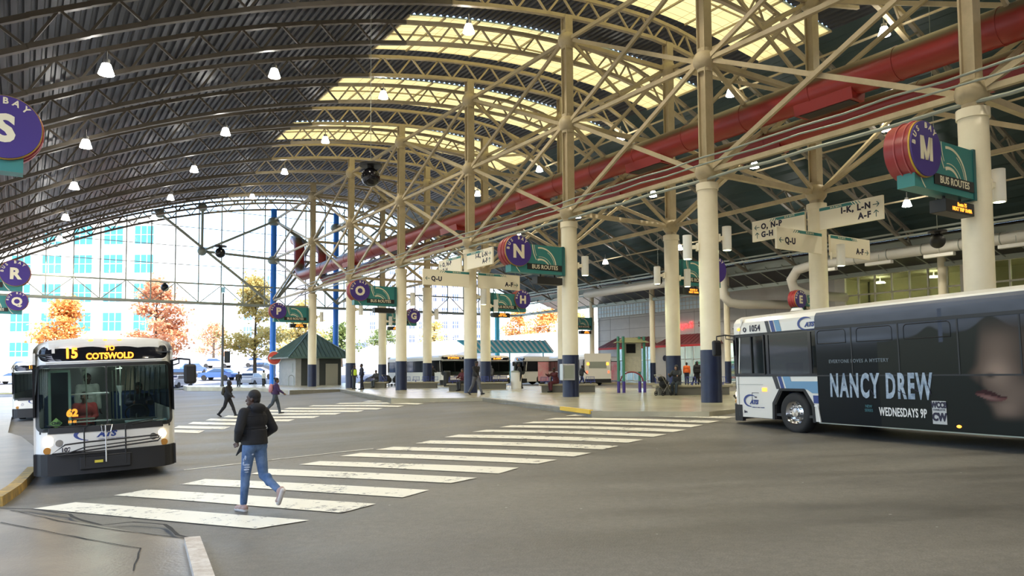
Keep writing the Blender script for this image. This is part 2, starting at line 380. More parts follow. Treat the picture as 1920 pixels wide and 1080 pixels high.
# near left sidewalk pad in the foreground, and left platforms
def gslab(name, pts, m, up, label, cat, n=1.0, thick=0.5):
    """slab whose top follows the road, up metres over it; pts counter-clockwise xy"""
    b = MB(); bm = b.bm; P = [Vector((*p, 0)) for p in pts]
    f = bm.faces.new([bm.verts.new(p) for p in P])
    bmesh.ops.triangulate(bm, faces=[f])
    for _ in range(3):
        es = [e for e in bm.edges if e.calc_length() > n*1.6]
        if not es: break
        bmesh.ops.subdivide_edges(bm, edges=es, cuts=1); bmesh.ops.triangulate(bm, faces=bm.faces[:])
    for v in bm.verts: v.co.z = ground(v.co.x, v.co.y)+up
    r = bmesh.ops.extrude_face_region(bm, geom=bm.faces[:])
    for v in [g for g in r['geom'] if isinstance(g, bmesh.types.BMVert)]: v.co.z -= thick
    o = b.build(name, m); struct(o, label, cat); return o
def gp(x, y): p = on_ground(x, y); return (p.x, p.y)
pad = [gp(0, 958), gp(190, 992), gp(375, 1022), gp(395, 1079)]
e = (Vector(pad[3])-Vector(pad[2])).normalized()
pad += [tuple(Vector(pad[3])+e*1.2), tuple(Vector(pad[3])+e*1.4+Vector((-2.0, -3.0))), (-4, -6), (-14, -6), (-14, 9.0)]
gslab('floor', pad, 'plaza_near', 0.035, 'worn brown concrete pad in the near left foreground', 'pavement')
b = MB(); pr = None
for i in range(15):
    t = i/14; q = Vector(pad[2])*(1-t)+Vector(pad[3])*t+(e*1.2*max(0, t-0.8)*5)
    z = ground(q.x, q.y); side = Vector((-e.y, e.x)).normalized()*0.16
    c = [Vector((*(q-side*0.0), z-0.3)), Vector((*(q-side), z-0.3)), Vector((*(q-side), z+0.10)), Vector((*q, z+0.10))]
    vs = [b.bm.verts.new(k) for k in c]
    if pr:
        for k in range(4): b.bm.faces.new((pr[k], pr[(k+1) % 4], vs[(k+1) % 4], vs[k]))
    else: b.bm.faces.new(vs)
    pr = vs
b.bm.faces.new(pr[::-1])
struct(b.build('trim_4', 'curbwhite'), 'white painted curb end in the bottom left foreground', 'curb')
def strip_on_ground(px, wd, m, name, label, up=0.05):
    b = MB(); pts = [on_ground(*p) for p in px]; pts = [p+Vector((0, 0, up)) for p in pts]
    fine = []
    for p, q in zip(pts, pts[1:]):
        k = max(1, int((q-p).length/0.25))
        for i in range(k):
            c = p.lerp(q, i/k); c.z = ground(c.x, c.y)+up; fine.append(c+Vector((random.uniform(-.012, .012), random.uniform(-.012, .012), 0)))
    fine.append(pts[-1]); L, R = [], []
    for i, p in enumerate(fine):
        t = (fine[min(i+1, len(fine)-1)]-fine[max(0, i-1)]).normalized(); s = Vector((-t.y, t.x, 0))*wd*random.uniform(0.35, 0.65)
        L.append(b.bm.verts.new(p+s)); R.append(b.bm.verts.new(p-s))
    for i in range(len(fine)-1): b.bm.faces.new((L[i], L[i+1], R[i+1], R[i]))
    return struct(b.build(name, m), label, 'pavement crack')
M['crack'] = mat('dark_crack', (0.02, 0.018, 0.015), 0.9)
strip_on_ground([(0, 958), (60, 960), (130, 970), (146, 980), (190, 991), (250, 985), (310, 990), (335, 1010), (375, 1022)], 0.05, 'crack', 'trim_5', 'dark wandering crack between the road and the pad', 0.045)
strip_on_ground([(0, 985), (75, 1000), (160, 1017), (265, 1035), (258, 1055), (250, 1079)], 0.018, 'crack', 'trim_6', 'straight dark joint across the brown concrete pad', 0.042)
strip_on_ground([(20, 962), (110, 982), (235, 1002), (340, 1015), (378, 1022)], 0.02, 'crack', 'trim_7', 'thin dark joint at the pad edge', 0.042)
b = MB()   # rubble beside the foreground curb
for i in range(110):
    t = random.random(); q = Vector(pad[2])*(1-t)+Vector(pad[3])*t; q = q+Vector((e.y, -e.x))*random.uniform(-0.22, -0.02)*-1
    r = random.uniform(0.006, 0.028); b.sphere((q.x, q.y, ground(q.x, q.y)+r*0.5), (r, r*random.uniform(.7, 1.2), r*0.7), 6, 4)
tag(b.build('gravel', mat('gravel', (0.12, 0.11, 0.10), 0.9, noise=(20, 0.5))), 'loose dark gravel along the white foreground curb', 'gravel', kind='stuff')
# left platform by bay S/R (mostly outside the frame)
lp = [gp(0, 953), gp(35, 925), gp(70, 888)]
lpz = [Vector(p) for p in lp]
left_pts = [gp(0, 950), gp(35, 925), gp(68, 888), gp(64, 846), gp(40, 826), gp(15, 818), gp(22, 772), P2(-0.4, 46), P2(1.0, 60), P2(-0.5, 76), P2(-14, 76), P2(-14, 12)]
gslab('floor', left_pts, 'plaza_near', 0.14, 'raised left platform walk beside the oncoming bus', 'pavement')
b = MB()
cc = [Vector(p) for p in left_pts[:3]]; cc = [cc[0].lerp(cc[1], i/8) for i in range(8)]+[cc[1].lerp(cc[2], i/8) for i in range(9)]
pr = None
for i, q in enumerate(cc):
    t = (cc[min(i+1, len(cc)-1)]-cc[max(i-1, 0)]).normalized(); s = Vector((-t.y, t.x))*0.17; z = ground(q.x, q.y)
    c = [Vector((*(q-s*0.3), z-0.2)), Vector((*(q+s), z-0.2)), Vector((*(q+s), z+0.16)), Vector((*(q-s*0.15), z+0.16))]
    vs = [b.bm.verts.new(k) for k in c]
    if pr:
        for k in range(4): b.bm.faces.new((pr[k], pr[(k+1) % 4], vs[(k+1) % 4], vs[k]))
    else: b.bm.faces.new(vs)
    pr = vs
b.bm.faces.new(pr[::-1])
struct(b.build('trim_8', 'curbyellow'), 'yellow painted curb below the oncoming bus on the left', 'curb')
# crosswalks
def stripe_obj(quads, label):
    b = MB()
    for q in quads:
        P = [on_ground(*c) for c in q]
        A = P[0]; 
        def fn(s, t, P=P):
            c = (P[0]*(1-s)+P[3]*s)*(1-t)+(P[1]*(1-s)+P[2]*s)*t
            c.z = ground(c.x, c.y)+0.012; return c
        b.grid(fn, 8, 2)
    o = b.build('crosswalk', 'paint'); o['kind'] = 'structure'; tag(o, label, 'crosswalk'); return o
near = [((62,955),(142,943),(580,977),(478,993)), ((213,930),(275,919),(705,946),(640,963)), ((340,909),(385,899),(805,920),(755,934)), ((470,890),(505,880),(895,897),(845,907)),
 ((560,872),(600,865.5),(973,878),(935,889)), ((637,856),(676,850),(1045,863),(1008,870.5)), ((704,844),(738,838.5),(1109,850),(1076,857)), ((779,832),(808,826.5),(1160,837),(1130,843.5)),
 ((833,820.5),(860,815.5),(1206,825),(1178,831)), ((885,810.5),(912,806.5),(1250,815),(1225,820)), ((936,802),(958,798),(1287,806.5),(1262,811)), ((979,794.5),(1000,791),(1318,797.5),(1296,802)),
 ((1020,787.5),(1040,784.5),(1349,790),(1328,794)), ((1060,780.5),(1078,777.5),(1382,782),(1360,785.5))]
stripe_obj(near, 'worn white zebra crosswalk crossing in front of the walking woman')
far = []
for xl, xr, y in [(733,862,749),(680,817,752.8),(628,787,757),(578,750,761.3),(532,710,766),(492,675,770.3),(455,632,775),(418,592,781),(385,545,787),(352,462,793.5),(325,424,801),(300,376,808)]:
    h = 1.4+(y-745)*0.055
    far.append(((xl, y+h*.5), (xl+10, y-h*.5), (xr+8, y-h*.1), (xr-4, y+h)))
stripe_obj(far, 'distant white zebra crosswalk under the two walkers with bags')
strip_on_ground([(345, 882), (480, 866), (640, 848), (700, 842)], 0.07, 'paint', 'trim_9', 'thin faded white line across the road', 0.012)

# ------------------------------------------------------------------ roof
def bot(u):           # underside of the arched trusses
    if u <= 28: return Zc(17.2-(u-27)**2/108)
    pts = [(28, 17.19), (31, 16.7), (35, 15.0), (40, 12.75), (45, 10.7), (51, 8.2)]
    for (a, za), (b_, zb) in zip(pts, pts[1:]):
        if u <= b_: return Zc(za+(zb-za)*(u-a)/(b_-a))
    return Zc(8.2)
def top(u):
    if u <= 28: return Zc(18.5-(u-27)**2/108)
    pts = [(28, 18.49), (31, 18.35), (35.5, 17.7), (40, 15.9), (45, 12.9), (51.5, 9.0)]
    for (a, za), (b_, zb) in zip(pts, pts[1:]):
        if u <= b_: return Zc(za+(zb-za)*(u-a)/(b_-a))
    return Zc(9.0)
US = [-6 + i*1.3 for i in range(45) if -6+i*1.3 <= 51.6]
V0, V1 = -46.0, 79.0
SKY = [(-23.2, -18.5), (-4.65, 0.0), (14.0, 18.7), (23.3, 28.0), (32.65, 37.3), (41.9, 46.6), (51.3, 56.0)]
SU0, SU1 = 15.4, 35.4
def deck(u0, u1, va, vb, name, m, pitch=0.36):
    b = MB(); prof = []
    n = int((u1-u0)/pitch); p = (u1-u0)/n
    for i in range(n):
        for f, h in ((0.0, 0), (0.45, 0), (0.58, 0.09), (0.87, 0.09)): prof.append((u0+(i+f)*p, h))
    prof.append((u1, 0))
    A = [b.bm.verts.new(W(u, va, top(u)+h+0.12)) for u, h in prof]; B = [b.bm.verts.new(W(u, vb, top(u)+h+0.12)) for u, h in prof]
    for i in range(len(prof)-1): b.bm.faces.new((A[i], A[i+1], B[i+1], B[i]))
    A2 = [b.bm.verts.new(W(u, va, top(u)+0.35)) for u, h in prof[::8]+[prof[-1]]]; B2 = [b.bm.verts.new(W(u, vb, top(u)+0.35)) for u, h in prof[::8]+[prof[-1]]]
    for i in range(len(A2)-1): b.bm.faces.new((A2[i], A2[i+1], B2[i+1], B2[i]))
    return b
k = 0
def add_deck(b, lab): 
    o = b.build('ceiling', lab[1]); struct(o, lab[0], 'roof')
add_deck(deck(-6, SU0, V0, V1, 'ceiling', 'deck'), ('dark ribbed steel roof deck over the left bus lanes', 'deck'))
cuts = [V0] + [x for s in SKY for x in s] + [V1]
for i in range(0, len(cuts), 2):
    add_deck(deck(SU0, SU1, cuts[i], cuts[i+1], 'ceiling', 'deck'), ('dark roof deck strip between skylights, %s strip from the near end' % ORD[i//2], 'deck'))
add_deck(deck(SU1, 51.6, V0, V1, 'ceiling', 'decklite', 1.2), ('dark teal sloping roof panels over the right bus lanes', 'decklite'))
for i, (a, c) in enumerate(SKY):
    def fn(s, t): u = SU0+(SU1-SU0)*s; return HALL.inverted() @ W(u, a+(c-a)*t, top(u)+0.14)
    b = MB(); b.grid(fn, 22, 2); o = b.build('window_%d' % (i+1), 'skylight'); o.matrix_world = HALL
    struct(o, 'glowing cream skylight strip, %s from the near end' % ORD[i], 'skylight')
    bb = MB()
    for j in range(0, 11): u = SU0+(SU1-SU0)*j/10; bb.bar(W(u, a, top(u)+0.08), W(u, c, top(u)+0.08), 0.07, 0.1)
    for j in range(1, 2):
        vv = a+(c-a)*j/2
        for s in range(14): bb.bar(W(SU0+s*(SU1-SU0)/14, vv, top(SU0+s*(SU1-SU0)/14)+0.06), W(SU0+(s+1)*(SU1-SU0)/14, vv, top(SU0+(s+1)*(SU1-SU0)/14)+0.06), 0.06, 0.08)
    f = bb.build('window_frame', 'cream'); f.parent = o; f.matrix_parent_inverse = HALL.inverted()
# arched trusses
TV = [-13.95, -4.65, 0.0, 4.7, 9.35, 14.0, 18.7, 23.35, 28.0, 32.65, 37.35, 42.0, 46.75, 51.4, 56.1, 60.75, 65.4, 70.1, 74.6, 78.2]
def tc(u): return min(top(u)-.08, bot(u)+1.02)
def truss(v, idx):
    nm = 'roof_truss'
    lab = 'arched steel roof truss spanning the hall, %s from the glazed far gable' % ORD[idx]
    t = empty(nm, W(0, v, 0), TH, lab, 'truss', 'arched roof trusses')
    def L(u, z, dv=0): return Vector((u, dv, z))
    us = list(np.arange(-5.2, 29, 1.7)) + list(np.arange(30.0, 51.2, 2.1)) 
    segs = list(zip(us, us[1:]))
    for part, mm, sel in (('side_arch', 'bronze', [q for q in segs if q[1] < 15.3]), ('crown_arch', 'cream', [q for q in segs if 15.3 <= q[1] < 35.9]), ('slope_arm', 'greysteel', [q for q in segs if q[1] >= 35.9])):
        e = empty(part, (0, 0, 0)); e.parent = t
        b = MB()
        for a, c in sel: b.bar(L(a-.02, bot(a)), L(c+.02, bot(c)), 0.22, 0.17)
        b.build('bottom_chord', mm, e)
        b = MB()
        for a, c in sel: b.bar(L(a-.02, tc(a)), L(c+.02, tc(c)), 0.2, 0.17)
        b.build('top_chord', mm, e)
        b = MB()
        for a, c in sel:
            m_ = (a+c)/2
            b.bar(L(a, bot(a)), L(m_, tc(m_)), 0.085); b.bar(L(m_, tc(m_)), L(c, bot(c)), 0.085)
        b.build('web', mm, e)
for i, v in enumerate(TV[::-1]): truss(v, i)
# light purlins / bridging rods running along the hall
def purlin(u, dz, wd, lab):
    b = MB(); b.bar(W(u, V0+.6, bot(u)+dz), W(u, V1-1.2, bot(u)+dz), wd)
    tag(b.build('bridging_rod', 'cream'), lab, 'roof rod', 'bridging rods between the trusses')
for i, u in enumerate([33.6, 40.0, 46.0]): purlin(u, 0.2, 0.09, 'thin rod tying the sloping trusses, %s from the red ducts' % ORD[i])
# eaves beam along the right side
b = MB(); b.bar(W(51.2, V0, Zc(8.55)), W(51.2, V1, Zc(8.55)), 0.35, 0.55)
b.bar(W(50.4, V0, Zc(8.0)), W(50.4, V1, Zc(8.0)), 0.16, 0.16)
struct(b.build('trim_10', 'galv'), 'grey eaves beam along the building side of the roof', 'beam')

# ------------------------------------------------------------------ columns
VK = [10.0, 19.45, 28.0, 37.35, 46.75, 56.1, 65.4]
U1, U2 = 21.45, 28.1
NODES = [Zc(7.45), Zc(11.7), Zc(15.75)]
def column(u, v, label, group, nodes=True, base=0.0, ztop=None):
    t = empty('column', W(u, v, base), TH, label, 'column', group)
    b = MB(); b.cyl((0, 0, Zc(0.72)-base), (0, 0, Zc(6.86)-base), 0.37, seg=28); b.cyl((0, 0, Zc(6.72)-base), (0, 0, Zc(6.98)-base), 0.41, seg=28); b.build('sleeve', 'sleeve', t, True)
    b = MB(); b.cyl((0, 0, 0), (0, 0, Zc(0.74)-base), 0.385, seg=28); b.build('base_band', 'navy', t, True)
    zt = (ztop or bot(u))
    b = MB(); b.box((0, -0.17, (zt+Zc(6.9))/2-base), (0.42, 0.05, zt-Zc(6.9))); b.box((0, 0.17, (zt+Zc(6.9))/2-base), (0.42, 0.05, zt-Zc(6.9)))
    b.box((0, 0, (zt+Zc(6.9))/2-base), (0.2, 0.36, zt-Zc(6.9))); b.build('post', 'cream', t)
    if nodes:
        for z in NODES:
            b = MB(); b.sphere((0, 0, z-base), (0.44, 0.44, 0.42), 14, 8); b.cyl((0, 0, z-base-0.45), (0, 0, z-base+0.45), 0.27, seg=12); b.build('node_hub', 'cream', t, True)
    return t
SIGN1 = {0: 'M', 2: 'N', 4: 'O', 6: 'P'}
d1 = ['beside bay sign M on the far right', 'beside the nose of the dark bus', 'carrying bay sign N', 'carrying the four arrow boards above the walking man', 'carrying bay sign O', 'beside the group in the hi-vis vest', 'carrying bay sign P, beside the green-roofed hut']
for k, v in enumerate(VK): column(U1, v, 'tall ivory column with navy base in the front row, ' + d1[k], 'front row columns')
d2 = ['hidden behind the dark bus', 'carrying the white arrow boards above the dark bus', 'behind the seated person with the pushcart', 'half hidden behind the bay N column', 'carrying bay sign H', 'behind the left arrow board', 'carrying bay sign G']
for k, v in enumerate(VK): column(U2, v, 'ivory column with navy base in the back row, ' + d2[k], 'back row columns')
column(U1, 0.4, 'tall ivory column at the near end of the front row', 'front row columns'); 
for k, v in enumerate([19.5, 28.0, 37.35, 46.75, 56.1, 65.4]):
    column(-3.5, v, 'ivory column on the left platform, %s from the near end' % ORD[k], 'left platform columns', True, base=ground(*P2(-3.5, v))+0.1)
# building side columns
for k, v in enumerate([17.3, 26.6, 35.9, 45.2, 54.6, 64.0]):
    t = empty('column', W(52, v, 0), TH, 'slim ivory column at the shop side, %s from the near end' % ORD[k], 'column', 'shop side columns')
    b = MB(); b.cyl((0, 0, Zc(0.72)), (0, 0, bot(51)+0.1), 0.26, seg=20); b.build('shaft', 'sleeve', t, True)
    b = MB(); b.cyl((0, 0, 0), (0, 0, Zc(0.74)), 0.275, seg=20); b.build('base_band', 'navy', t, True)
# ------------------------------------------------------------------ spine bracing
def brace_bay(u, va, vb, label):
    t = empty('brace_frame', W(u, va, 0), TH, label, 'steel bracing', 'bracing between columns')
    L = vb-va
    for nm, z in (('lower_chord', NODES[0]), ('middle_chord', NODES[1]), ('upper_chord', NODES[2])):
        b = MB(); b.bar((0, 0.2, z), (0, L-.2, z), 0.16, 0.17); b.build(nm, 'cream', t)
    for z0, z1, dx in ((NODES[0], NODES[1], .07), (NODES[1], NODES[0], -.07), (NODES[1], NODES[2], .07), (NODES[2], NODES[1], -.07)):
        b = MB(); b.bar((dx, 0.2, z0), (dx, L-.2, z1), 0.12, 0.17); b.build('diagonal', 'cream', t)
def cross_frame(v, label):
    t = empty('cross_frame', W(U1, v, 0), TH, label, 'steel bracing', 'bracing across the two column rows')
    L = U2-U1
    for nm, z in (('lower_strut', NODES[0]), ('middle_strut', NODES[1]), ('upper_strut', NODES[2])):
        b = MB(); b.bar((0.2, 0, z), (L-.2, 0, z), 0.2, 0.2); b.build(nm, 'cream', t)
    for z0, z1, dy in ((NODES[0], NODES[1], .06), (NODES[1], NODES[0], -.06), (NODES[1], NODES[2], .06), (NODES[2], NODES[1], -.06)):
        b = MB(); b.bar((0.2, dy, z0), (L-.2, dy, z1), 0.11, 0.15); b.build('diagonal', 'cream', t)
vv = [0.4] + VK + [78.2]
for i in range(len(vv)-1):
    brace_bay(U1, vv[i], vv[i+1], 'crossed cream steel braces of the front column row, %s bay from the near end' % ORD[i])
    brace_bay(U2, vv[i], vv[i+1], 'crossed cream steel braces of the back column row, %s bay from the near end' % ORD[i])
for i, v in enumerate(VK): cross_frame(v, 'cream steel cross braces joining both column rows, %s frame from the near end' % ORD[i])
# struts fanning to the right-hand slope
for i, v in enumerate(VK):
    t = empty('fan_strut', W(U2, v, 0), TH, 'angled steel strut from back row column to sloping roof, %s from the near end' % ORD[i], 'strut', 'struts under the sloping roof')
    for nm, z0, du in (('strut', NODES[0], 9.0), ('strut', NODES[1], 6.5), ('strut', NODES[2], 3.5)):
        b = MB(); b.bar((0.2, 0, z0), (du, 0, bot(U2+du)), 0.15); b.build(nm, 'cream', t)
for i, (dz, du, r, nm, lab) in enumerate([(0.42, -0.42, 0.04, 'pipe', 'grey green pipe fixed above the lower chord of the front row'), (0.12, -0.55, 0.035, 'pipe', 'thin grey pipe fixed beside the lower chord of the front row'), (-0.32, -0.15, 0.06, 'pipe', 'thick grey pipe slung under the lower chord of the front row')]):
    b = MB(); pts = [W(U1+du, v_, NODES[0]+dz+0.03*math.sin(v_*1.7+i)) for v_ in np.arange(0, 70, 1.5)]; b.tube(pts, r, 8); tag(b.build(nm, 'galv', smooth=True), lab, 'pipe')
# ------------------------------------------------------------------ red ducts
def duct(u, z, r, vend, label, boxes, rise, lean):
    t = empty('air_duct', W(u, 0, 0), TH, label, 'duct')
    pts = [(0, v_, z) for v_ in np.arange(-8, vend-1.5, 2.0)]
    for a in np.linspace(0, PI/2, 8): pts.append((lean*math.sin(a)*.2, vend-1.5+1.5*math.sin(a), z+1.5*(1-math.cos(a))))
    zt = z+1.5
    pts.append((lean*.2, vend, zt+rise))
    for a in np.linspace(0.2, PI/2, 6): pts.append((lean*.2, vend+1.2*(1-math.cos(a)), zt+rise+1.2*math.sin(a)))
    pts.append((lean*.2, vend+1.5, zt+rise+1.2))
    b = MB(); b.tube(pts, r, 20); b.build('duct_tube', 'redduct', t, True)
    for v_ in np.arange(4, vend-2, 3.1):
        b = MB(); b.cyl((0, v_, z), (0, v_+0.06, z), r*1.03, seg=20); b.build('seam_ring', 'redduct', t, True)
    for v_ in boxes:
        b = MB(); b.prism([(-r*.75, v_, z-r*.62), (r*.75, v_, z-r*.62), (r*.62, v_, z-r*1.35), (-r*.62, v_, z-r*1.35)], (0, 2.3, 0)); g = b.build('outlet_box', 'redduct', t)
        b = MB(); b.box((0, v_+1.15, z-r*1.37), (r*1.0, 2.0, 0.02)); b.build('outlet_slot', 'black', g)
duct(23.9, Zc(10.0), 0.56, 77.2, 'large upper red air duct running between the column rows', [5.5, 14.8, 24.0, 33.4, 42.7, 52.0, 61.3], 1.3, 0)
duct(25.2, Zc(9.25), 0.44, 73.9, 'smaller lower red air duct beside the large one', [9.0, 18.8, 28.3, 37.6, 47.0, 56.3, 65.6], 0.9, 0)
# ------------------------------------------------------------------ high bay lamps
def lamp(u, v, label, z=None, on=True):
    z = bot(u)-0.75 if z is None else z
    t = empty('pendant_lamp', W(u, v, z), TH, label, 'lamp', 'white high bay lamps under the roof')
    b = MB(); b.cyl((0, 0, 0.34), (0, 0, 0.52), 0.12, seg=12); b.cyl((0, 0, 0.5), (0, 0, 0.85), 0.03, seg=6); b.build('ballast', 'steel', t, True)
    b = MB(); b.cyl((0, 0, -0.02), (0, 0, 0.35), 0.27, 0.15, seg=18); b.build('shade', 'lamp', t, True)
    ld = bpy.data.lights.new('bulb', 'SPOT'); ld.energy = LAMP_W; ld.color = (1.0, 0.90, 0.68); ld.spot_size = math.radians(150); ld.spot_blend = 0.6; ld.shadow_soft_size = 0.25
    lo = bpy.data.objects.new('bulb', ld); COL.objects.link(lo); lo.parent = t; lo.location = (0, 0, -0.08)
LAMP_W = 1250.0
rows = [(2.3, [11, 20.5, 30.2, 40.6, 50.1, 60.5, 70.3, 76.8]), (9.4, [15.5, 25.3, 34.3, 44.2, 53.5, 63.1, 72.0]), (16.75, [19.6, 29.2, 38.9, 48.6, 58.0, 67.8]),
        (16.75, [-9.5, 0.2, 9.9]), (9.4, [-12.0, -3.0, 6.2]), (32.7, [-9.3, 0.2, 9.5, 18.9, 27.8, 37.0, 46.3, 55.6]), (38.4, [-6.0, 3.5, 13.0, 22.3, 30.9, 40.0, 48.9, 57.9]), (45.1, [25.0, 34.5, 44.0, 53.4])]
rn = ['nearest the left platform', 'second row from the left platform', 'just left of the front columns', 'left of front columns, viewer side', 'second left, viewer side', 'just right of the back columns', 'midway down the right slope', 'low over the right bus lane']
for (u, vs), nm in zip(rows, rn):
    for i, v in enumerate(vs): lamp(u, v, 'glowing white pendant lamp, row %s, %s from the near end' % (nm, ORD[i]))
# ------------------------------------------------------------------ glazed far gable
VG = 78.2
g = empty('window_10', W(0, VG, 0), TH); struct(g, 'tall glazed gable wall at the far end of the hall', 'window')
b = MB(); us = np.arange(-4.8, 50, 2.12)
for u in us: b.bar((u, 0, Zc(6.9)), (u, 0, top(u)), 0.08, 0.1)
for z in (8.8, 10.6, 12.4, 14.3, 16.2):
    a = [u for u in np.arange(-5.5, 51, .5) if top(u) > Zc(z)]
    b.bar((a[0], 0, Zc(z)), (a[-1], 0, Zc(z)), 0.05, 0.06)
b.build('window_frame', 'galv', g)
b = MB(); us2 = np.arange(-5.5, 51.1, 1.5)
for a, c in zip(us2, us2[1:]): b.mesh([(a, 0.06, Zc(6.9)), (c, 0.06, Zc(6.9)), (c, 0.06, top(c)), (a, 0.06, top(a))], [(0, 1, 2, 3)])
b.build('window_pane', 'pane', g)
t = empty('gable_girder', W(0, VG, 0), TH, 'long horizontal steel girder under the far glazed gable', 'girder')
b = MB(); b.bar((-6, -.5, Zc(6.9)), (52, -.5, Zc(6.9)), 0.2); b.bar((-6, .4, Zc(6.9)), (52, .4, Zc(6.9)), 0.2); b.build('lower_chord', 'galv', t)
b = MB(); b.bar((-6, -.5, Zc(8.75)), (52, -.5, Zc(8.75)), 0.14); b.build('upper_chord', 'galv', t)
b = MB()
for i, u in enumerate(np.arange(-4.8, 48, 4.24)): b.bar((u, -.5, Zc(8.75)), (u+2.12, -.5, Zc(6.9)), 0.08); b.bar((u+2.12, -.5, Zc(6.9)), (u+4.24, -.5, Zc(8.75)), 0.08)
for u in np.arange(-5, 52, 1.06): b.bar((u, -.5, Zc(6.9)), (u+1.06, .4, Zc(6.9)), 0.05)
b.build('web', 'galv', t)
M['bluepole'] = mat('blue_pole', (0.02, 0.22, 0.85), 0.35)
for u, lab in ((U1, 'tall bright blue pole at the gable beside bay sign P'), (U2, 'tall bright blue pole behind the green-roofed hut'), (48.5, 'light blue pole at the far right opening')):
    t = empty('blue_pole', W(u, VG-0.3, 0), TH, lab, 'pole', 'blue gable poles')
    b = MB(); b.cyl((0, 0, -0.5), (0, 0, bot(min(u, 50))), 0.3, seg=20); b.build('shaft', 'bluepole' if u < 40 else mat('aqua_pole', (0.1, 0.6, 0.75), 0.4), t, True)
    if u < 40:
        for z in (Zc(11.6), Zc(15.6)):
            b = MB(); b.sphere((0, 0, z), (.62, .62, .5), 14, 8); b.build('node_hub', 'galv', t, True)
t = empty('gable_brace', W(0, VG-0.9, 0), TH, 'steel bracing with round hubs in front of the far gable glass', 'steel bracing')
for (ua, za), (ub, zb) in [((U1, 15.6), (14.4, 11.9)), ((14.4, 11.9), (U1, 11.6)), ((10.6, 15.2), (20.9, 7.2)), ((14.4, 11.9), (14.4, 16.2)), ((U1, 11.6), (U2, 11.6)), ((U1, 15.6), (U2, 11.6)), ((U1, 7.3), (25, 11.6)), ((U1, 15.6), (27, 12)), ((U2, 11.6), (33, 16)), ((U2, 7.3), (24, 11.0)), ((U1, 7.3), (26.5, 15.5)), ((U2, 15.6), (33, 12)), ((U2, 7.3), (34, 11.5))]:
    b = MB(); b.bar((ua, 0, Zc(za)), (ub, 0, Zc(zb)), 0.22); b.build('brace', 'galv', t)
for u_, z_ in ((14.4, 11.9), (10.6, 15.2), (14.4, 16.2)):
    b = MB(); b.sphere((u_, 0, Zc(z_)), .45, 12, 8); b.build('node_hub', 'galv', t, True)
# ------------------------------------------------------------------ bay signs
def arc_pts(cx, cz, r, a0, a1, w0, w1, n=16):
    o, i = [], []
    for k in range(n+1):
        t = k/n; a = math.radians(a0+(a1-a0)*t); wd = w0+(w1-w0)*t
        o.append((cx+math.cos(a)*(r+wd/2), cz+math.sin(a)*(r+wd/2))); i.append((cx+math.cos(a)*(r-wd/2), cz+math.sin(a)*(r-wd/2)))
    return o+i[::-1]
def flat(b, pts, y, th=0.006):        # pts (x,z) polygon standing in the x-z plane, raised towards -y
    b.prism([(x, y, z) for x, z in pts], (0, -th, 0))
def strip(b, cx, cz, r, a0, a1, w0, w1, y, th=0.006, n=16, sgn=1):
    for k in range(n):
        t0, t1 = k/n, (k+1)/n; q = []
        for t, s in ((t0, -1), (t1, -1), (t1, 1), (t0, 1)):
            a = math.radians(a0+(a1-a0)*t); wd = w0+(w1-w0)*t; q.append((cx+math.cos(a)*(r+s*wd/2), y, cz+math.sin(a)*(r+s*wd/2)))
        b.prism(q, (0, -th, 0))
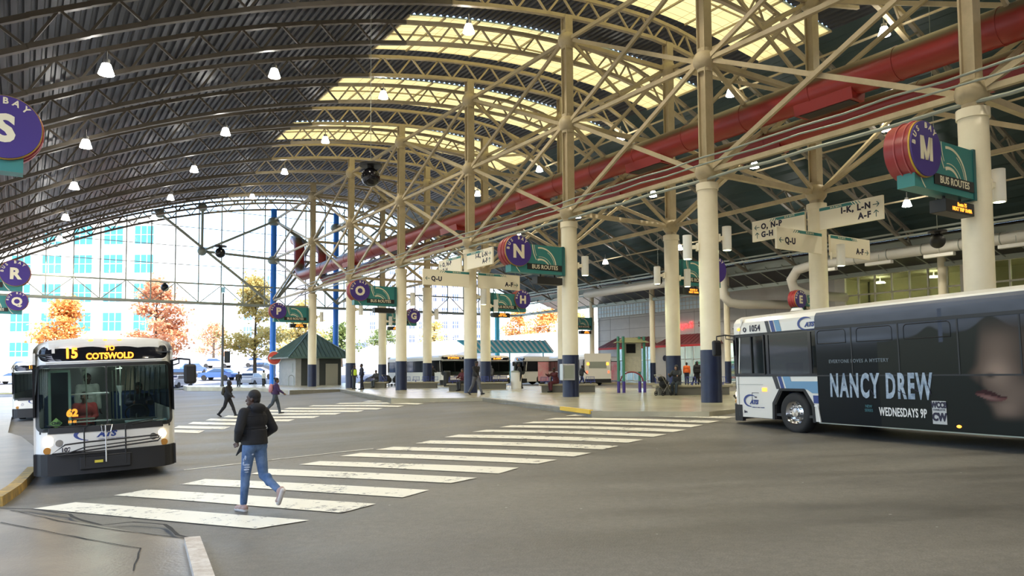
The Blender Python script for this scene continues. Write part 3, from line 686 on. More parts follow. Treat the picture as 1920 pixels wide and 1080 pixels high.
def bay_sign(letter, u, v, side, label, led=None, fade=False):
    """side -1: board reaches out to -u from the column, +1: to +u. Local frame: x = +u, y = +v, z up, faces -y."""
    t = empty('bay_sign', W(u, v, 0), TH, label, 'sign', 'bus bay signs'); s = side
    x0, x1 = sorted((s*0.42, s*3.42)); z0, z1 = Zc(4.42), Zc(5.72); D = 0.22
    b = MB(); b.box(((x0+x1)/2, 0, (z0+z1)/2), (x1-x0, 2*D, z1-z0)); bd = b.build('board', 'teal', t)
    b = MB(); xo = s*0.42; b.box((xo+s*0.12, 0, (z0+z1)/2), (0.12, 2*D+0.06, z1-z0+0.06)); b.build('edge_channel', 'tealdark', t)
    for (cx, cz, r, a0, a1, w0, w1) in ((s*1.55-0.25, Zc(4.75), 0.85, 5, 100, .05, .07), (s*1.55-0.25, Zc(4.75), 0.76, 5, 60, .015, .02), (s*1.5-0.3, Zc(4.55), 0.52, 10, 110, .04, .09), (s*1.5-0.3, Zc(4.55), 0.64, 15, 100, .015, .02),
                                       (s*1.55+.65, Zc(5.75), 1.35, 180, 212, .05, .03), (s*1.55+.65, Zc(5.75), 1.25, 180, 205, .02, .02), (s*2.9+.6, Zc(5.2), 1.0, 190, 230, .04, .03)):
        b = MB(); strip(b, cx, cz, r, a0, a1, w0, w1, -D-0.002); bmesh.ops.remove_doubles(b.bm, verts=b.bm.verts[:], dist=1e-5)
        for pc, pn in (((0, 0, z1-0.01), (0, 0, 1)), ((0, 0, z0+0.01), (0, 0, -1)), ((x1-0.2 if s < 0 else x1-0.01, 0, 0), (1, 0, 0)), ((x0+0.01 if s < 0 else x0+0.2, 0, 0), (-1, 0, 0))):
            bmesh.ops.bisect_plane(b.bm, geom=b.bm.verts[:]+b.bm.edges[:]+b.bm.faces[:], plane_co=pc, plane_no=pn, clear_outer=True)
        if len(b.bm.faces): b.build('swirl_line', 'letter', bd)
    lx0, lx1 = (-2.55, -0.62) if s < 0 else (0.62, 2.55)
    b = MB(); b.box(((lx0+lx1)/2, -D-0.012, Zc(4.72)), (lx1-lx0, 0.03, 0.27)); nb = b.build('name_strip', 'black', t)
    T = Matrix.Translation(((lx0+lx1)/2, -D-0.03, Zc(4.715))) @ Matrix.Rotation(PI/2, 4, 'X')
    b = MB(); b.text('BUS ROUTES', 0.26, T, 0.004, 0.004, sx=0.98); b.build('lettering', 'letter', nb)
    cx, cz = s*3.07, Zc(5.36)
    def disc(r, ya, yb, m, nm): b = MB(); b.cyl((cx, ya, cz), (cx, yb, cz), r, seg=48); return b.build(nm, m, t, True)
    disc(0.68, -0.34, -0.30, 'purple', 'letter_disc'); disc(0.70, -0.30, -0.26, 'gold', 'disc_edge')
    disc(0.70, -0.26, 0.34, 'redrim', 'disc_drum')
    for yy in (-0.14, 0.08):
        b = MB(); b.tube([(cx+math.cos(a)*.715, yy, cz+math.sin(a)*.715) for a in np.linspace(0, 2*PI, 49)[:-1]], 0.018, 6, closed=True); b.build('neon_ring', M.setdefault('pinktube', mat('pink_tube', (0.42, 0.10, 0.11), 0.3)), t, True)
    if letter:
        T = Matrix.Translation((cx, -0.345, cz-0.06)) @ Matrix.Rotation(PI/2, 4, 'X')
        b = MB()
        if letter == 'M':
            h, wd = .29, .27
            for poly in ([(-wd, -h), (-wd+.13, -h), (-wd+.13, h), (-wd, h)], [(wd-.13, -h), (wd, -h), (wd, h), (wd-.13, h)], [(-wd+.02, h), (-wd+.15, h), (.05, -h), (-.05, -h)], [(wd-.15, h), (wd-.02, h), (.05, -h), (-.05, -h)]):
                b.prism([T @ Vector((x, y+.06, -.006-.001*(len(b.bm.faces) % 3))) for x, y in poly], (0, -.012, 0))
        else: b.text(letter, 0.80, T, 0.006, 0.036, sx=1.0)
        b.build('bay_letter', 'letter', t)
    b = MB()
    for i, ch in enumerate('BUS BAY'):
        if ch == ' ': b.build('bus_lettering', 'letter', t); b = MB()
        a = math.radians(172-i*20.5)
        if ch != ' ':
            T = Matrix.Translation((cx+math.cos(a)*.565, -0.345, cz+math.sin(a)*.565)) @ Matrix.Rotation(PI/2, 4, 'X') @ Matrix.Rotation(a-PI/2, 4, 'Z')
            b.text(ch, 0.19, T, 0.004, 0.006)
    b.build('bay_lettering', 'letter', t)
    xm = s*1.28
    b = MB(); b.box((xm, 0, Zc(4.13)), (1.42, 0.42, 0.33)); b.box((xm-.4, 0, Zc(4.35)), (.06, .06, .16)); b.box((xm+.4, 0, Zc(4.35)), (.06, .06, .16)); hs = b.build('display_housing', 'black', t, bevel=0.015)
    if led:
        b = MB()
        for j, ln in enumerate(led):
            T = Matrix.Translation((xm+.08, -0.215, Zc(4.13)+0.065-0.125*j if len(led) > 1 else Zc(4.13))) @ Matrix.Rotation(PI/2, 4, 'X')
            b.text(ln, 0.135, T, 0.003, 0.003, sx=0.9)
        b.build('amber_text', 'led', hs)
    return t
bay_sign('M', U1, VK[0], -1, 'teal bus bay sign with purple disc lettered M above the dark bus', ['Route 75', 'NEXT TRIP 10:40A'])
bay_sign('N', U1, VK[2], -1, 'teal bus bay sign with purple disc lettered N')
bay_sign('O', U1, VK[4], -1, 'teal bus bay sign with purple disc lettered O')
bay_sign('P', U1, VK[6], -1, 'teal bus bay sign with purple disc lettered P by the hut', ['ROUTE 21', 'NEXT 10:45A'])
bay_sign('H', U2, VK[4], 1, 'teal bus bay sign with purple disc lettered H', ['ROUTE 9', 'NEXT 10:42A'])
bay_sign('G', U2, VK[6], 1, 'teal bus bay sign with purple disc lettered G', ['ROUTE 7', 'NEXT 10:38A'])
bay_sign('I', U2, VK[2], 1, 'teal bus bay sign mostly hidden behind the column at the dark bus nose', ['ROUTE 17', 'NEXT 10:44A'])
bay_sign('S', -3.5, 19.7, 1, 'large teal bus bay sign with purple disc lettered S, cut by left edge')
bay_sign('R', -3.5, 47.5, 1, 'teal bus bay sign with purple disc lettered R')
bay_sign('Q', -3.5, 65.4, 1, 'teal bus bay sign with purple disc lettered Q', ['ROUTE 1', 'NEXT 10:41A'])
bay_sign('E', 52.9, 36.4, -1, 'small teal bus bay sign with purple disc lettered E over the bus roof', ['ROUTE 4', 'NEXT 10:50A'])
bay_sign('F', 52.0, 63.6, -1, 'distant teal bus bay sign near the shop wall corner', ['ROUTE 3', 'NEXT 10:39A'])
# ------------------------------------------------------------------ arrow boards
M['arrowboard'] = M['offwhite']
def arrow_board(o, L, H, lines, right, label, flip=False):
    """board in local x-z plane facing -y, x from 0 to L"""
    b = MB(); b.box((L/2, 0, H/2), (L, 0.10, H)); b.build('board', 'offwhite', o, bevel=0.01)
    b = MB()
    xi = L*0.0 if right else L*0.45; xe = L*0.55 if right else L
    q = [(xi, H-0.03), (xe-(0.1 if right else 0), H-0.03), (xe+(0 if right else 0), H-0.15), (xi+(0 if right else 0.14), H-0.15)]
    if right: q = [(xi, H-.03), (xe-.1, H-.03), (xe, H-.15), (xi, H-.15)]
    flat(b, q, -0.052, 0.004)
    for j in range(3):
        xx = (xe+0.04+j*.13) if right else (xi-.02-j*.13); w_ = .06-.014*j; dx = .1 if right else -.1
        flat(b, [(xx-dx, H-.03), (xx-dx+w_, H-.03), (xx+w_, H-.15), (xx, H-.15)], -0.052, 0.004)
    b.build('stripe_header', 'teal', o)
    b = MB(); T = Matrix.Translation(((xi+xe)/2, -0.057, H-0.09)) @ Matrix.Rotation(PI/2, 4, 'X'); b.text('BUS BAYS', 0.10, T, 0.002, 0.002, sx=1.2); b.build('header_text', 'letter', o)
    b = MB(); ar = MB()
    for txt, arrow, z in lines:
        ax = L-0.28 if right else 0.28
        T = Matrix.Translation((ax-0.22 if right else ax+0.22, -0.053, z)) @ Matrix.Rotation(PI/2, 4, 'X')
        b.text(txt, 0.34, T, 0.003, 0.016, 'RIGHT' if right else 'LEFT', 0.95, 0.0, 1.18)
        c = Vector((ax, -0.055, z)); dr = {'R': (1, 0), 'L': (-1, 0), 'U': (0, 1)}[arrow]; d = Vector((dr[0], 0, dr[1])); p = Vector((-dr[1], 0, dr[0])); 
        ar.bar(c-d*.13, c+d*.13, 0.028, 0.006, up=(0, 1, 0)); ar.bar(c+d*.13, c+d*.03+p*.1, 0.028, 0.006, up=(0, 1, 0)); ar.bar(c+d*.13, c+d*.03-p*.1, 0.028, 0.006, up=(0, 1, 0))
    b.build('lettering', 'ink', o); ar.build('arrow', 'inkteal', o)
def arrow_set(u, v, where):
    z0 = Zc(4.78); Hh = 0.88
    o = empty('arrow_board', W(u-3.2, v-0.36, z0), TH, 'ivory arrow board reading Q-U pointing left, %s' % where, 'sign', 'arrow boards'); arrow_board(o, 2.9, Hh, [('Q-U', 'L', 0.36)], False, '')
    o = empty('arrow_board', W(u+0.3, v-0.36, z0), TH, 'ivory arrow board reading A-F pointing right, %s' % where, 'sign', 'arrow boards'); arrow_board(o, 2.85, Hh, [('A-F', 'R', 0.30)], True, '')
    z1 = Zc(5.76)
    # boards running along the hall, facing -u: local x = -v
    o = empty('arrow_board', W(u-0.42, v-0.45, z1), TH-PI/2, 'ivory arrow board reading I-K, L-N and A-F, upper right on %s' % where, 'sign', 'arrow boards')
    arrow_board(o, 2.75, 0.93, [('I-K, L-N', 'R', 0.62), ('A-F', 'U', 0.26)], True, '')
    o = empty('arrow_board', W(u-0.42, v+3.0, z1), TH-PI/2, 'ivory arrow board reading N-P, upper left on %s' % where, 'sign', 'arrow boards')
    arrow_board(o, 2.75, 0.93, [('O, N-P', 'L', 0.62), ('G-H', 'U', 0.26)], False, '')
arrow_set(U2, VK[1], 'column over the dark bus')
arrow_set(U1, VK[3], 'column above the walking man')
# ------------------------------------------------------------------ cylinder wall lights on the columns
M['greenglow'] = mat('fixture_lens', (1, 1, 0.8), 0.5, emit=((0.85, 1.0, 0.55), 8.0))
def wall_light(u, v, du, dv, z, label):
    t = empty('column_light', W(u+du*0.78, v+dv*0.78, z), math.atan2(dv, du)+TH, label, 'lamp', 'white cylinder lights on the columns')
    b = MB(); b.cyl((0, 0, -0.45), (0, 0, 0.45), 0.17, seg=20); b.build('shade', 'white', t, True)
    b = MB(); b.cyl((0, 0, -0.455), (0, 0, -0.45), 0.14, seg=16); b.build('lens', 'greenglow', t)
    b = MB(); b.box((-0.28, 0, 0), (0.24, 0.12, 0.14)); b.box((-0.37, 0, 0), (0.09, 0.26, 0.28)); b.build('bracket', 'offwhite', t, bevel=0.01)
    ld = bpy.data.lights.new('bulb', 'SPOT'); ld.energy = 260; ld.color = (0.86, 1.0, 0.55); ld.spot_size = math.radians(80); ld.spot_blend = 0.8; ld.shadow_soft_size = 0.08
    lo = bpy.data.objects.new('bulb', ld); COL.objects.link(lo); lo.parent = t; lo.location = (0, 0, -0.5); lo.rotation_euler = (0, math.radians(-14), 0)
wl = ['beside bay sign M', 'right side of the column at the bus nose', 'right side of the bay N column', 'on the arrow board column by the walking man', 'on the bay O column', 'on the column above the hi-vis vest', 'on the bay P column']
for k, v in enumerate(VK): wall_light(U1, v, 0.95, -0.31, Zc(4.95 if k != 3 else 4.3), 'white cylinder light %s' % wl[k])
wl2 = ['behind the dark bus', 'beside the arrow boards over the bus', 'right of the back column behind the pushcart', 'on the hidden back column', 'beside bay sign H', 'on the back column behind the left arrow board', 'beside bay sign G']
for k, v in enumerate(VK): wall_light(U2, v, 0.75 if k != 1 else 0.62, -0.66 if k != 1 else -0.95, Zc(4.75), 'white cylinder light %s' % wl2[k])
wall_light(U1, VK[1], -0.8, 0.6, Zc(4.6), 'white cylinder light on the left side of the column at the bus nose')
wall_light(U2, VK[2], -0.9, 0.44, Zc(4.9), 'white cylinder light left of the back column behind the pushcart')
# ------------------------------------------------------------------ dark hanging camera globes
def globe(px, py, dep, r, label, plate=True):
    p = at_depth(px, py, dep); uu = p.dot(ND); rl = max(.4, bot(uu)-p.z-r*1.28+.1); t = empty('hanging_globe', p, 0, label, 'camera globe', 'dark hanging globes')
    b = MB(); b.sphere((0, 0, -0.05), (r, r, r), 20, 12); b.build('globe', 'blackgloss' if r > .3 else 'black', t, True)
    b = MB(); b.cyl((0, 0, r*1.05), (0, 0, r*1.28), r*1.2, seg=20); b.cyl((0, 0, r*.8), (0, 0, r*1.1), r*.35, seg=10); b.build('mount_plate', 'black', t, True)
    b = MB(); b.cyl((0, 0, r*1.28), (0, 0, r*1.28+rl), 0.012, seg=6); b.build('rod', 'galv', t)
globe(695, 330, 30, 0.38, 'large dark globe hanging in the centre of the hall')
globe(413, 473, 70, 0.48, 'dark globe hanging in front of the gable glass')
globe(309, 538, 72, 0.38, 'dark globe hanging low before the orange trees')
globe(1758, 450, 31, 0.30, 'dark globe under the roof between the arrow boards and bay sign M')
globe(1234, 526, 60, 0.34, 'small dark globe by the white duct')
# ------------------------------------------------------------------ shop building on the right
def ubox(b, u0, u1, v0, v1, z0, z1): b.box(((u0+u1)/2, (v0+v1)/2, (z0+z1)/2), (u1-u0, v1-v0, z1-z0)); return b
UB = 56.0
def hall_obj(b, name, m, parent=None, **k):
    o = b.build(name, m, None, **k); 
    o.matrix_world = HALL
    if parent: o.parent = parent; o.matrix_parent_inverse = parent.matrix_world.inverted()
    return o
M['wall'] = mat('shop_wall', (0.62, 0.60, 0.58), 0.7, noise=(0.5, 0.1))
M['wallgroove'] = mat('wall_joint', (0.30, 0.29, 0.28), 0.8)
wt = empty('wall_right', W(0, 0, 0), 0); struct(wt, 'long pale shop building wall on the right side', 'wall')
wt.matrix_world = HALL; bpy.context.view_layer.update()
b = MB()
ubox(b, UB, UB+.4, -20, 38.0, -0.2, Zc(4.4)); ubox(b, UB, UB+.4, 38.0, 67.8, Zc(2.6), Zc(6.05)); ubox(b, UB, UB+.4, -20, 67.8, Zc(7.4), Zc(9.6))
ubox(b, UB, UB+.4, 37.0, 50.0, Zc(4.4), Zc(7.5))
for a, c in ((38, 46.5), (49.0, 49.8), (55.3, 58.6), (64.2, 67.8)): ubox(b, UB, UB+.4, a, c, -0.2, Zc(2.6))
ubox(b, UB, UB+9, 67.4, 67.8, -.2, Zc(9.6)); ubox(b, UB+9, UB+9.4, -20, 67.8, -0.2, Zc(9.6))
ubox(b, UB, UB+9.4, -20, 67.8, Zc(9.5), Zc(9.7)); ubox(b, UB, UB+9.4, -20, 67.8, -0.3, -0.1)
hall_obj(b, 'masonry', 'wall', wt)
b = MB()
for z in (Zc(3.4), Zc(4.6), Zc(5.8)): ubox(b, UB-.012, UB, 37, 67.8, z-.02, z+.02)
for v in np.arange(40, 67, 3.2): ubox(b, UB-.012, UB, v-.015, v+.015, Zc(2.6), Zc(6.0))
hall_obj(b, 'wall_joints', 'wallgroove', wt)
# glass block band
gb = empty('window_21', W(UB, 50, Zc(6.1)), TH); struct(gb, 'pale blue glass block band high on the shop wall', 'window')
M['glassblock'] = mat('glass_block', (0.62, 0.76, 0.86), 0.15)
bpy.context.view_layer.update()
b = MB(); ubox(b, -.02, .2, 0, 17.8, 0, 1.25)
b.build('glass_blocks', 'glassblock', gb)
b = MB()
for i in range(0, 37): ubox(b, -.04, .0, i*.49-.025, i*.49+.025, 0, 1.25)
for z in (0, .42, .83, 1.25): ubox(b, -.04, .0, 0, 17.8, z-.03, z+.03)
b.build('window_frame', M['wall'], gb)
# upper office glazing
ow = empty('window_22', W(UB, -20, Zc(4.4)), TH); struct(ow, 'long gridded office windows above the dark bus', 'window')
M['officeglass'] = mat('office_glass', (0.10, 0.11, 0.07), 0.08, alpha=0.4, trans=(0.8, 0.85, 0.7))
bpy.context.view_layer.update()
b = MB(); ubox(b, .1, .12, 0, 57, 0, 3.05); b.build('window_pane', 'officeglass', ow)
b = MB()
for i in range(0, 42): ubox(b, -.04, .14, i*1.38-.05, i*1.38+.05, 0, 3.05)
for z in (0.03, 1.5, 3.0): ubox(b, -.04, .14, 0, 57, z-.06, z+.06)
for v in (46.9, 37.6, 28.3, 56.8): ubox(b, -.1, .2, v-.45, v+.45, 0, 3.05)
b.build('window_frame', 'whiteduct', ow)
b = MB(); ubox(b, UB+4.5, UB+4.6, -20, 37, Zc(4.3), Zc(7.5)); ubox(b, UB+.4, UB+9, -20, 37.4, Zc(4.2), Zc(4.3)); ubox(b, UB+.4, UB+9, -20, 37.4, Zc(7.45), Zc(7.55)); ubox(b, UB+.4, UB+4.6, 37.2, 37.3, Zc(4.3), Zc(7.5))
o = hall_obj(b, 'wall_inner', mat('office_wall', (0.36, 0.34, 0.22), 0.8)); struct(o, 'olive yellow office wall behind the upper windows', 'wall')
for i, v in enumerate((22.5, 30.5, 34.8)):
    t = empty('ceiling_light', W(UB+2.4, v, Zc(6.95)), TH, 'lit round ceiling lamp inside the upstairs office, %s from the near end' % ORD[i], 'lamp', 'office ceiling lamps')
    b = MB(); b.cyl((0, 0, 0), (0, 0, .12), 0.42, 0.3, seg=20); b.build('lens', 'lamp', t, True); b = MB(); b.cyl((0, 0, .12), (0, 0, .5), .04, seg=8); b.build('stem', 'white', t)
    ld = bpy.data.lights.new('bulb', 'POINT'); ld.energy = 120; ld.color = (1, .9, .6); ld.shadow_soft_size = .3
    lo = bpy.data.objects.new('bulb', ld); COL.objects.link(lo); lo.parent = t; lo.location = (0, 0, -.2)
# sidewalk of the shop side
b = MB(); ubox(b, 49.2, UB, -20, 80, -0.5, 0.02); ubox(b, UB, UB+9, 67.8, 80, -.5, .02)
o = hall_obj(b, 'floor', 'plaza'); struct(o, 'pale concrete walk along the shop wall', 'sidewalk')
# awnings, storefronts
M['awning'] = mat('maroon_awning', (0.22, 0.075, 0.08), 0.6, noise=(3, .2)); M['awnside'] = mat('red_awning_side', (0.5, 0.03, 0.03), 0.6)
def awning(v0, v1, label):
    t = empty('awning', W(UB, v0, 0), TH, label, 'awning', 'maroon shop awnings'); L = v1-v0; z0, z1 = Zc(2.5), Zc(3.55)
    b = MB(); P = [(-1.9, -0.6, z0), (-1.9, L+.6, z0), (0, L-.3, z1), (0, .3, z1)]; b.prism(P, (0, 0, .06)); 
    b.prism([(-1.9, -.6, z0), (0, .3, z1), (0, -.6, z0)], (0, 0, .05)); b.prism([(-1.9, L+.6, z0), (0, L+.6, z0), (0, L-.3, z1)], (0, 0, .05)); b.build('canvas', 'awning', t)
    b = MB(); b.box((-1.9, L/2, z0-.1), (.04, L+1.2, .2)); b.build('valance', 'awnside', t)
    b = MB()
    n = int(L/.5)
    for i in range(n+1): a = i/n; b.bar((-1.9, -.6+(L+1.2)*a, z0+.08), (0, .3+(L-.6)*a, z1+.08), .03)
    b.build('seams', mat('awning_seam', (0.2, 0.04, 0.05), 0.6), t)
awning(58.6, 64.9, 'maroon awning over the left shop front'); awning(49.8, 56.0, 'maroon awning over the lit shop front'); awning(39.5, 45.6, 'maroon awning hidden beside the column at the dark bus')
M['shopglass'] = mat('shop_glass', (0.3, 0.4, 0.45), 0.05, alpha=0.25, trans=(0.85, 0.95, 1))
def storefront(n, v0, v1):
    t = empty('window_%d' % n, W(UB, v0, 0), TH); struct(t, 'glazed shop front with pale frames, number %s along the shop wall' % ORD[n-31], 'window'); L = v1-v0; zt = Zc(2.6)
    b = MB(); b.box((.15, L/2, zt/2), (.02, L, zt)); b.build('window_pane', 'shopglass', t)
    b = MB(); k = max(2, int(L/1.1))
    for i in range(k+1): b.box((.12, L*i/k, zt/2), (.12, .09, zt))
    for z in (.1, 2.3, zt-.05): b.box((.12, L/2, z), (.12, L, .09))
    b.build('window_frame', 'white', t)
storefront(31, 58.6, 64.2); storefront(32, 49.8, 55.3); storefront(33, 46.5, 49.0)
b = MB(); ubox(b, UB+3.8, UB+3.9, 46, 66, -.1, Zc(2.9)); ubox(b, UB+.4, UB+3.8, 46, 66, Zc(2.75), Zc(2.85)); ubox(b, UB+.4, UB+3.9, 66, 66.1, -.1, Zc(2.9)); ubox(b, UB+.4, UB+3.9, 45.9, 46, -.1, Zc(2.9)); ubox(b, UB+.4, UB+3.9, 57, 57.1, -.1, Zc(2.9))
struct(hall_obj(b, 'wall_shop', mat('shop_inside', (0.75, 0.74, 0.70), 0.7)), 'pale inner walls of the shops', 'wall')
for i, (v, c) in enumerate(((60.3, (0.7, 0.85, 1.0)), (62.6, (0.7, 0.85, 1.0)), (51.2, (1, .92, .75)), (53.6, (1, .92, .75)))):
    t = empty('shop_light', W(UB+1.9, v, Zc(2.6)), TH, 'lit ceiling panel inside the shops, %s' % ['leftmost', 'second from left', 'right of the seated person', 'third from left'][i], 'lamp', 'shop ceiling panels')
    b = MB(); b.box((0, 0, .05), (1.2, .6, .1)); b.build('diffuser', mat('shop_diffuser', (1, 1, 1), .5, emit=(c, 8)), t)
    ld = bpy.data.lights.new('bulb', 'POINT'); ld.energy = 150; ld.color = c; ld.shadow_soft_size = .3
    lo = bpy.data.objects.new('bulb', ld); COL.objects.link(lo); lo.parent = t; lo.location = (0, 0, -.2)
for i, v in enumerate(np.arange(50.3, 55, 1.1)):
    t = empty('shop_shelf', W(UB+2.6, v, 0), TH, 'stocked white shop shelf behind the lit glass, %s from the dark bus' % ORD[i], 'shelf', 'shop shelves')
    b = MB(); [b.box((0, 0, z), (.5, 1.0, .04)) for z in (.3, .8, 1.3, 1.8)]; b.box((.25, 0, 1), (.03, 1.0, 2)); b.build('rack', 'white', t)
    for j, cc in enumerate([(0.6, .1, .05), (.7, .5, .1), (.1, .2, .5), (.1, .4, .2)]):
        b = MB(); [b.box((-.05, -.42+k*.14, .3+.5*j+.14), (.2, .1, .22+.06*((k*j) % 3))) for k in range(7)]; s_ = b.build('goods', mat('goods_%d' % j, cc, .5), t)
# shop sign
t = empty('shop_sign', W(UB-.15, 57.6, Zc(4.5)), TH-PI/2, 'red glowing shop name lettering above the lit awning', 'sign')
b = MB(); T = Matrix.Rotation(PI/2, 4, 'X') @ Matrix.Translation((3.45, 0, 0)); b.text('Kayo.S', 0.86, T, .05, .012); b.build('glowing_letters', mat('red_neon', (0.8, .04, .04), .4, emit=((1, .05, .05), 2.4)), t)
b = MB(); T = Matrix.Rotation(PI/2, 4, 'X') @ Matrix.Translation((6.1, 0, 0)); b.text('Subs', 0.7, T, .04, .01); b.build('unlit_letters', mat('dull_red', (0.35, .15, .15), .5), t)
t = empty('wall_plaque', W(UB-.05, 56.9, Zc(1.25)), TH, 'small dark round plaque on the pale wall between the awnings', 'plaque'); b = MB(); b.cyl((0, 0, 0), (-.08, 0, 0), .3, seg=20); b.build('plaque_disc', 'ink', t, True)
t = empty('wall_plaque', W(UB-.05, 65.8, Zc(1.25)), TH, 'small dark round plaque left of the left shop front', 'plaque'); b = MB(); b.cyl((0, 0, 0), (-.08, 0, 0), .3, seg=20); b.build('plaque_disc', 'ink', t, True)
# eaves ducts and utilities over the shop side
t = empty('white_duct', W(50.2, 0, 0), TH, 'long white round air duct under the eaves of the shop side', 'duct')
b = MB(); b.tube([(0, v, Zc(7.9)) for v in np.arange(-15, 30, 3)]+[(0, 33, Zc(7.9)), (0, 35.2, Zc(7.95)), (0.05, 36.6, Zc(7.7)), (0.2, 37.3, Zc(7.0)), (0.5, 37.3, Zc(6.3)), (1.4, 37.0, Zc(5.9)), (3.4, 36.6, Zc(5.8)), (5.8, 36.4, Zc(5.8))], .38, 16); b.build('duct_tube', 'whiteduct', t, True)
for v in np.arange(-14, 34, 2.4): b = MB(); b.cyl((0, v, Zc(7.9)), (0, v+.05, Zc(7.9)), .40, seg=16); b.build('seam_ring', 'galv', t, True)
t = empty('white_duct', W(50.2, 44, 0), TH, 'white elbow duct turning into the shop wall behind the bus nose column', 'duct')
b = MB(); b.tube([(0, 0, Zc(8.6)), (0, 0, Zc(7.1)), (.1, 0, Zc(6.3)), (.6, -.2, Zc(5.75)), (1.5, -.6, Zc(5.6)), (3.4, -1.5, Zc(5.6)), (5.9, -2.6, Zc(5.6))], .38, 16); b.build('duct_tube', 'whiteduct', t, True)
t = empty('white_duct', W(50.0, 50, 0), TH, 'white round duct run above the glass block band', 'duct')
b = MB(); b.tube([(0, v, Zc(8.1)) for v in np.arange(-2, 12, 2)]+[(0, 12.4, Zc(8.1))], .42, 16); b.build('duct_tube', 'whiteduct', t, True)
for i, v in enumerate((25.5, 29.6, 33.8, 21.0)):
    t = empty('strip_light', W(49.6, v, Zc(7.3)), TH, 'white strip light fixture below the white duct, %s' % ['second from right', 'middle one', 'leftmost', 'rightmost'][i], 'lamp', 'strip lights under the duct')
    b = MB(); b.box((0, 0, 0), (.35, 1.9, .22)); b.build('housing', 'white', t, bevel=.02); b = MB(); b.bar((0, 0, .1), (0, 0, .6), .03); b.build('hanger', 'galv', t)
b = MB(); 
for v in np.arange(-10, 76, 1.55): b.bar(W(50.4, v, Zc(8.0)), W(51.2, v+.8, Zc(8.5)), .06); b.bar(W(52, v, Zc(6.9)), W(50.4, v+.8, Zc(8.0)), .06)
b.bar(W(52, V0, Zc(7.0)), W(52, V1, Zc(7.0)), .25, .3); b.bar(W(48.6, V0, Zc(8.7)), W(48.6, V1, Zc(8.7)), .12)
b.bar(W(49.3, V0, Zc(9.1)), W(49.3, V1, Zc(9.1)), .12)
struct(b.build('trim_11', 'galv'), 'grey lattice of eaves steel along the shop side', 'eaves lattice')
# soffit between eaves and the wall
b = MB(); b.mesh([W(51.5, V0, Zc(9.0)), W(51.5, 76, Zc(9.0)), W(UB+.2, 76, Zc(7.6)), W(UB+.2, V0, Zc(7.6))], [(0, 1, 2, 3)]); b.mesh([W(51.5, V0, Zc(9.1)), W(51.5, 76, Zc(9.1)), W(UB+.2, 76, Zc(7.7)), W(UB+.2, V0, Zc(7.7))], [(0, 1, 2, 3)])
struct(b.build('ceiling', 'deck'), 'grey metal soffit between the eaves and the shop wall', 'soffit')
# ------------------------------------------------------------------ benches with blue wire seats
M['bluewire'] = mat('blue_wire_seat', (0.03, 0.05, 0.28), 0.35); M['bench'] = mat('bench_concrete', (0.36, 0.32, 0.22), 0.6, noise=(3, .25))
def bench(p, rz, L, label):
    t = empty('bench', p, rz, label, 'bench', 'long concrete benches')
    b = MB(); b.box((0, 0, .2), (L-.3, .8, .4)); b.build('plinth', mat('bench_base', (0.16, .15, .12), .8), t)
    b = MB(); b.box((0, 0, .42), (L, 1.0, .1)); b.build('slab', 'bench', t, bevel=.02)
    n = int(L/.62)
    for i in range(n):
        x = -L/2+.35+i*(L-.7)/max(1, n-1)
        b = MB(); b.tube([(x-.24, -.25, .60), (x+.24, -.25, .60), (x+.26, .2, .56), (x+.24, .3, .86), (x-.24, .3, .86), (x-.26, .2, .56)], .014, 5, closed=True)
        for k in range(5): xx = x-.2+.1*k; b.tube([(xx, -.25, .6), (xx, .18, .56), (xx, .3, .86)], .010, 4)
        b.tube([(x, -.1, .58), (x, -.1, .46)], .02, 6); b.tube([(x, .1, .58), (x, .1, .46)], .02, 6)
        b.build('wire_seat', 'bluewire', t)
def bpx(px, dep, L, lab): bench(((px-960)/F_PX*dep, dep, 0), 0, L, lab)
bpx(1296, 36.8, 3.7, 'long concrete bench with blue wire seats under the hooded seated person')
bpx(1064, 43.0, 3.3, 'concrete bench with blue wire seats under the person in maroon tracksuit')
bpx(917, 52.0, 2.6, 'concrete bench with blue wire seats behind the walking man')
bpx(788, 57.0, 2.8, 'concrete bench with blue wire seats in front of the far bus')
bpx(700, 58.5, 2.2, 'concrete bench with blue wire seats beside the far pushchair')
bpx(866, 47.4, 1.9, 'short concrete bench with blue wire seats beside the dark trash bin')
